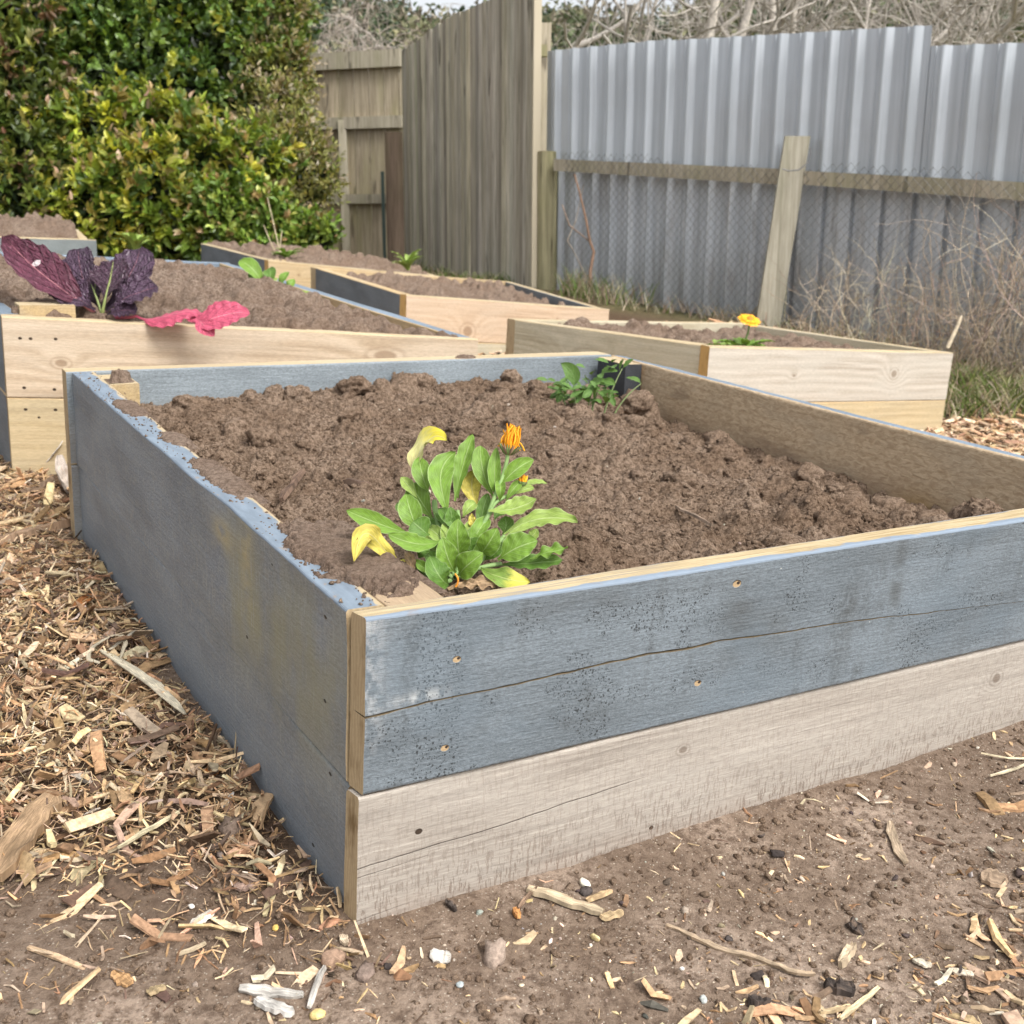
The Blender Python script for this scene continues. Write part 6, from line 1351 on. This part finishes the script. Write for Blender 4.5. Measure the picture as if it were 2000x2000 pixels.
def flake(name,label,pts,wpx,col,thick=.003,cat='wood chip',up=.004,nsec=9,arch=0.0,zf=None,ends=.5,world=None,group='notable wood pieces on the ground',ragged=.25):
    P=[ground_pt(u,v,up,zf) for u,v in pts] if world is None else world
    C=interp_curve(P,nsec) if len(P)>2 else np.linspace(P[0],P[1],nsec)
    dep=depth(C[nsec//2]); wd=wpx/F*dep*1.15; upv=Bm[:,2]
    tt=np.linspace(0,1,nsec); C=C+upv*(arch*np.sin(np.pi*tt))[:,None]+upv*(RNG.normal(0,.0006,nsec))[:,None]
    tg=nrm(np.gradient(C,axis=0)); tilt=RNG.normal(0,.25); side=nrm(np.cross(tg,upv)); nn=np.cross(side,tg); side2=side*math.cos(tilt)+nn*math.sin(tilt); nn=np.cross(side2,tg)
    prof=1-ends*np.abs(tt*2-1)**4; wl=wd*.5*prof*(1+RNG.normal(0,ragged,nsec)*.5); wr=wd*.5*prof*(1+RNG.normal(0,ragged,nsec)*.5)
    V=[]
    us=[-1,-.4,.3,1]
    for k in range(nsec):
        for q in us: V.append(C[k]+side2[k]*(q*(wl[k] if q<0 else wr[k]))+nn[k]*(thick*.5*(1+RNG.normal(0,.25))))
        for q in us[::-1]: V.append(C[k]+side2[k]*(q*(wl[k] if q<0 else wr[k]))-nn[k]*(thick*.5))
    m_=8; Fc=[]
    for k in range(nsec-1):
        for q in range(m_): Fc.append((k*m_+q,k*m_+(q+1)%m_,(k+1)*m_+(q+1)%m_,(k+1)*m_+q))
    Fc.append(tuple(range(m_-1,-1,-1)));Fc.append(tuple((nsec-1)*m_+q for q in range(m_)))
    Ln=np.linalg.norm(C[-1]-C[0]); bcv=np.array([(tt[k]*Ln,q*wd*.5,LRN) for LRN in (RNG.uniform(0,5),) for k in range(nsec) for q in (us+us[::-1])]); bcv[:,0]+=bcv[:,2]*3
    cc=np.repeat(np.array(col)[None]*RNG.uniform(.8,1.12,(nsec,1)),m_,axis=0)*RNG.uniform(.85,1.1,(nsec*m_,1))
    return solo(name,V,Fc,C[nsec//2],[M['splinter']],label,cat,group,cols=cc,attrs={'bc':bcv},smooth=False)
CR=(.62,.50,.34);WH=(.64,.60,.54);TA=(.56,.40,.23);BR=(.33,.21,.13);DK=(.075,.06,.052);OR=(.55,.27,.10)
flake('wood_splinter','long pale fibrous splinter lying before the bare grey board',[(1030,1740),(1100,1762),(1176,1788)],24,CR,.005)
flake('wood_chip','short pale splinter just above the long fibrous one',[(1146,1763),(1195,1745)],12,TA,.004)
flake('wood_chip','tan chip touching the right end of the long pale splinter',[(1173,1799),(1216,1787)],17,(.62,.46,.27),.004)
flake('wood_chip','ragged white flake on the bare earth below the near corner',[(840,1870),(880,1878)],24,WH,.0025)
flake('wood_splinter','white peeled stick standing out of the earth at the bottom edge',[(603,1975),(620,1930),(636,1891)],9,WH,.004,arch=.004)
flake('wood_splinter','white weathered splinter at the bottom edge, upper of the two',[(468,1938),(530,1943),(592,1950)],17,WH,.004)
flake('wood_splinter','white broken splinter at the bottom edge, lower of the two',[(500,1958),(572,1986)],25,(.76,.72,.66),.005)
flake('wood_splinter','thin straight cream splinter lying across the mulch',[(232,1676),(290,1640),(350,1606)],9,(.80,.70,.46),.003,up=.014)
flake('bark_strip','large brown fibrous bark strip at the left edge',[(-10,1740),(40,1665),(108,1578)],46,(.40,.27,.16),.012,up=.018,ragged=.35)
flake('wood_shaving','long curved cream shaving beside the left boards',[(196,1290),(238,1318),(300,1362),(362,1418)],19,(.82,.73,.55),.002,up=.020,arch=.004,ends=.8)
flake('wood_shaving','curled end loop of cream shaving on the mulch',[(196,1320),(188,1285),(208,1272),(236,1312)],9,(.78,.68,.5),.0015,up=.024)
flake('wood_shaving','thin cream shaving crossing the curled loop',[(215,1290),(245,1272),(264,1252)],8,(.82,.74,.58),.0015,up=.02,arch=.004)
flake('wood_chip','white fibrous chip in the earth left of the near corner',[(378,1812),(415,1786)],26,(.74,.68,.58),.004)
flake('wood_chip','square tan chip lying near the bottom left',[(290,1948),(320,1932)],26,(.50,.38,.22),.004)
flake('wood_chip','reddish grey chip close to the foot of the left boards',[(458,1738),(503,1735)],20,(.42,.29,.23),.004)
flake('wood_chip','orange brown curled chip at the bottom left',[(222,1905),(254,1930)],24,(.55,.33,.16),.003)
flake('husk','white husk standing against the left board',[(440,1585),(452,1560)],22,(.82,.77,.70),.0015,up=.008,cat='husk')
flake('leaf_scrap','rust coloured leaf scrap against the left board beside the twig',[(408,1530),(424,1508)],22,(.45,.17,.05),.001,up=.012,cat='leaf')
flake('leaf_scrap','rust brown leaf scrap against the far part of the left board',[(150,1205),(178,1180)],22,(.42,.17,.06),.001,up=.02,cat='leaf')
flake('stick','thick brown stick lying on the mulch beside the far left corner',[(-10,1075),(60,1055),(136,1036)],22,(.34,.23,.15),.016,up=.018,cat='stick',ragged=.15)
flake('wood_shaving','white strap-like shaving leaning up beside the far left corner',[(80,925),(100,893),(122,862)],12,WH,.002,world=[ground_pt(80,925,.01),D(100,893,depth(ground_pt(80,925))-.02),D(122,862,depth(ground_pt(80,925))-.03)])
flake('wood_chunk','white splintery chunk leaning on the far left corner of the bed',[(126,965),(122,910)],20,(.58,.50,.43),.008,world=[ground_pt(136,962,.0),D(124,925,depth(ground_pt(136,962))-.01),D(116,890,depth(ground_pt(136,962))-.0)])
flake('root','long thin wavy root lying on the earth at the lower right',[(1300,1810),(1360,1838),(1400,1853),(1450,1868),(1500,1884),(1590,1908)],8,(.55,.42,.29),.004,up=.003,nsec=20,ragged=.3,cat='root')
flake('wood_chip','long pale bark strip half buried at the right',[(1738,1610),(1746,1650),(1768,1690)],16,(.52,.40,.28),.003)
flake('wood_chip','broad round brown chip half buried at the right edge',[(1915,1712),(1965,1728)],46,(.44,.32,.22),.005,ends=.7)
flake('straw','pale straw stem at the right edge, nearly level',[(2030,1482),(1975,1488),(1915,1478)],4,(.72,.62,.42),.002,up=.006,cat='straw')
flake('straw','pale straw stem at the right edge, slanting',[(2030,1490),(1980,1508),(1932,1524)],5,(.70,.60,.42),.002,up=.006,cat='straw')
flake('bark_piece','black bark piece at the lower right, the longest',[(1610,1928),(1668,1942)],26,DK,.01,cat='bark')
flake('bark_piece','small black bark lump beside two white grains at the lower right',[(1655,1808),(1682,1825)],18,DK,.01,cat='bark')
flake('bark_piece','black bark piece at the bottom edge under the long root',[(1460,1962),(1500,1966)],18,DK,.009,cat='bark')
flake('bark_piece','dark bark sliver before the bare board',[(872,1764),(890,1782)],11,DK,.006,cat='bark')
flake('wood_chip','small orange brown chip in the earth before the bare board',[(1004,1781),(1013,1798)],12,OR,.005)
flake('wood_splinter','short square ended cream stick at the lower right',[(1640,1890),(1668,1852)],15,(.66,.52,.36),.008)
flake('wood_chip','white edged flat chip at the lower right',[(1857,1900),(1900,1912)],13,(.72,.62,.48),.003)
flake('wood_chip','pale split chip with raised end at the lower right',[(1782,1880),(1818,1893)],14,(.74,.66,.52),.003)
flake('wood_splinter','fan of straw coloured splinter at the bottom right',[(1640,1995),(1690,1955),(1715,1935)],9,(.74,.60,.38),.003)
flake('wood_splinter','straw splinter beside the fan at the bottom right',[(1600,1985),(1660,1972)],9,(.66,.5,.3),.003)
flake('wood_chip','flat brown chip standing upright beside the near corner',[(668,1832),(676,1850)],14,(.62,.5,.36),.004)
gt=ground_pt(390,1495,.0); dt=depth(gt)
flake('twig','dark twig poking up against the left boards',[(0,0)],5,(.14,.09,.06),.003,world=[gt,D(402,1470,dt-.012),D(412,1445,dt-.02),D(423,1414,dt-.03)],cat='twig')
flake('twig','forked brown twig lying before the bare board',[(1048,1738),(1035,1752),(1012,1778)],6,(.28,.19,.13),.003,cat='twig')
for (u,v,r,col,lab,nm,fl) in ((620,1978,14,(.72,.55,.24),'yellow ochre pebble at the bottom edge','pebble',.8),(649,1868,24,(.30,.20,.14),'reddish brown clod just below the near corner','clod',.9),(711,1897,17,(.22,.165,.135),'grey brown clod beside a twig below the near corner','clod',.9),
   (1142,1724,10,(.72,.68,.56),'pale grey heart-shaped pebble before the bare board','pebble',.6),(1162,1831,10,(.75,.62,.32),'pale yellow pebble on the earth right of centre','pebble',.6),(898,1922,8,(.38,.42,.42),'small smooth blue grey pebble at the bottom','pebble',.6),(966,1862,25,(.36,.28,.225),'sandy pinkish lump of earth at the bottom centre','clod',.7),
   (538,1811,9,(.74,.50,.15),'small yellow pebble left of the near corner','pebble',.6),(374,1769,8,(.80,.77,.70),'oval white pebble on the earth near the mulch edge','pebble',.6),(1332,1891,6,(.85,.82,.76),'small white pebble under the long root','pebble',.6),(1374,1951,8,(.40,.42,.40),'grey green pebble at the bottom right','pebble',.6),(1566,1716,9,(.50,.42,.34),'light brown pebble with a white grain on the packed earth','pebble',.5),(455,1615,26,(.21,.155,.12),'dark crumbly clod heaped beside the left boards','clod',.75),(430,1668,9,(.24,.19,.16),'round dark grey clod beside the left boards','clod',.9)):
    g=ground_pt(u,v+r*.5,0); dp=depth(g); V,Fc,C=blobs_mesh(np.array([g+Bm[:,2]*(r/F*dp*.45)]),np.array([r/F*dp]),np.array([col]),flat=fl,rough=.6 if nm=='clod' else .25,hi=True)
    solo(nm,V,Fc,g,[M['crumbs']],lab,nm,'pebbles and clods on the ground',cols=C,smooth=True)
for (u,v,r,col,lab) in ((1449,849,15,(.46,.37,.29),'pale lump of earth against the dirty side board'),(1502,893,20,(.31,.225,.165),'rounded brown clod near the dirty side board'),(1665,908,34,(.34,.27,.22),'large greyish lump of earth near the right side board'),(455,917,7,(.74,.70,.60),'cream pebble in the soil beside the left board edge')):
    g=ground_pt(u,v+r*.5,0,zA); dp=depth(g); V,Fc=lumps_mesh(np.array([g+Bm[:,2]*(r/F*dp*.15)]),np.array([r/F*dp])) ; C=np.array(col)[None]*np.ones((len(V),1))
    solo('clod' if r>10 else 'pebble',V,Fc,g,[M['crumbs']],lab,'clod' if r>10 else 'pebble','lumps in the front bed',cols=C,smooth=True)
flake('bark_piece','flat dark bark piece stuck slanting in the soil at the left of the front bed',[(550,982),(568,958),(592,925)],13,(.19,.125,.09),.007,zf=zA,up=.006,cat='bark',group='bark pieces in the front bed')
flake('bark_piece','dark level bark piece in the soil behind the marigold',[(665,943),(700,948),(732,952)],13,(.17,.115,.085),.008,zf=zA,up=.004,cat='bark',group='bark pieces in the front bed')
flake('bark_piece','shorter bark piece slanting down just below the level one',[(672,955),(688,970),(700,985)],11,(.20,.14,.10),.006,zf=zA,up=.004,cat='bark',group='bark pieces in the front bed')
flake('bark_piece','straight pale stick lying in the soil right of the marigold',[(1310,995),(1345,1012),(1390,1035)],7,(.36,.27,.2),.004,zf=zA,up=.008,cat='stick',group='bark pieces in the front bed')
# extra loose litter at the bottom right and left
chips('loose_wood_litter','coarser wood litter over the earth along the bottom of the picture',1500,(-.6,1.4),(-.8,-.1),lambda x,y: np.clip(sstep(-.30,-.44,y+.12*fbm(x*4,y*4,0,2,9)-.06*x)+.6*sstep(.85,1.15,x+.3*-y),0,1)*.9,(.026,.06),(.002,.006),b2w((.3,-.5,-.38)),pile=.006,tilt=.3,asp=(1.6,5),cols=CH+[(.06,.05,.045)],wts=CW+(2.5,),bendm=.4)
EXPO=1.0
# =================================================================== CAMERA / LIGHT
cam=bpy.data.cameras.new('camera'); co=bpy.data.objects.new('camera',cam); COL.objects.link(co)
import mathutils
mtx=mathutils.Matrix(((Wm[0,0],-Wm[0,1],-Wm[0,2],0),(Wm[1,0],-Wm[1,1],-Wm[1,2],0),(Wm[2,0],-Wm[2,1],-Wm[2,2],CZ),(0,0,0,1)))
co.matrix_world=mtx; cam.sensor_width=36; cam.lens=F/2000*36; cam.clip_start=.02; cam.clip_end=400
cam.dof.use_dof=True; cam.dof.focus_distance=1.45; cam.dof.aperture_fstop=11.0
scene.camera=co
w=bpy.data.worlds.new('World'); scene.world=w; w.use_nodes=True; nt=w.node_tree
bg=nt.nodes['Background']; sky=nt.nodes.new('ShaderNodeTexSky'); sky.sky_type='NISHITA'; sky.sun_disc=False
SUN_EL,SUN_AZ=math.radians(50),math.radians(134)     # azimuth measured from +Y towards +X
sky.sun_elevation=SUN_EL; sky.sun_rotation=SUN_AZ; sky.dust_density=4.5; sky.air_density=1.0; sky.ozone_density=1.0
hs=nt.nodes.new('ShaderNodeHueSaturation'); hs.inputs['Saturation'].default_value=.2
nt.links.new(sky.outputs[0],hs.inputs['Color']); nt.links.new(hs.outputs[0],bg.inputs[0]); bg.inputs[1].default_value=.135
sd=bpy.data.lights.new('sun','SUN'); sd.energy=1.15; sd.angle=math.radians(18); sd.color=(1,.97,.92)
so=bpy.data.objects.new('sun',sd); COL.objects.link(so)
dirv=mathutils.Vector((math.sin(SUN_AZ)*math.cos(SUN_EL),math.cos(SUN_AZ)*math.cos(SUN_EL),math.sin(SUN_EL)))
so.rotation_euler=dirv.to_track_quat('Z','Y').to_euler(); so.location=(0,0,10)
vs=scene.view_settings; vs.view_transform='Standard'; vs.look='None'; vs.gamma=1; vs.exposure=EXPO
scene.cycles.max_bounces=6; scene.cycles.diffuse_bounces=3; scene.cycles.transparent_max_bounces=8
scene.cycles.use_denoising=True
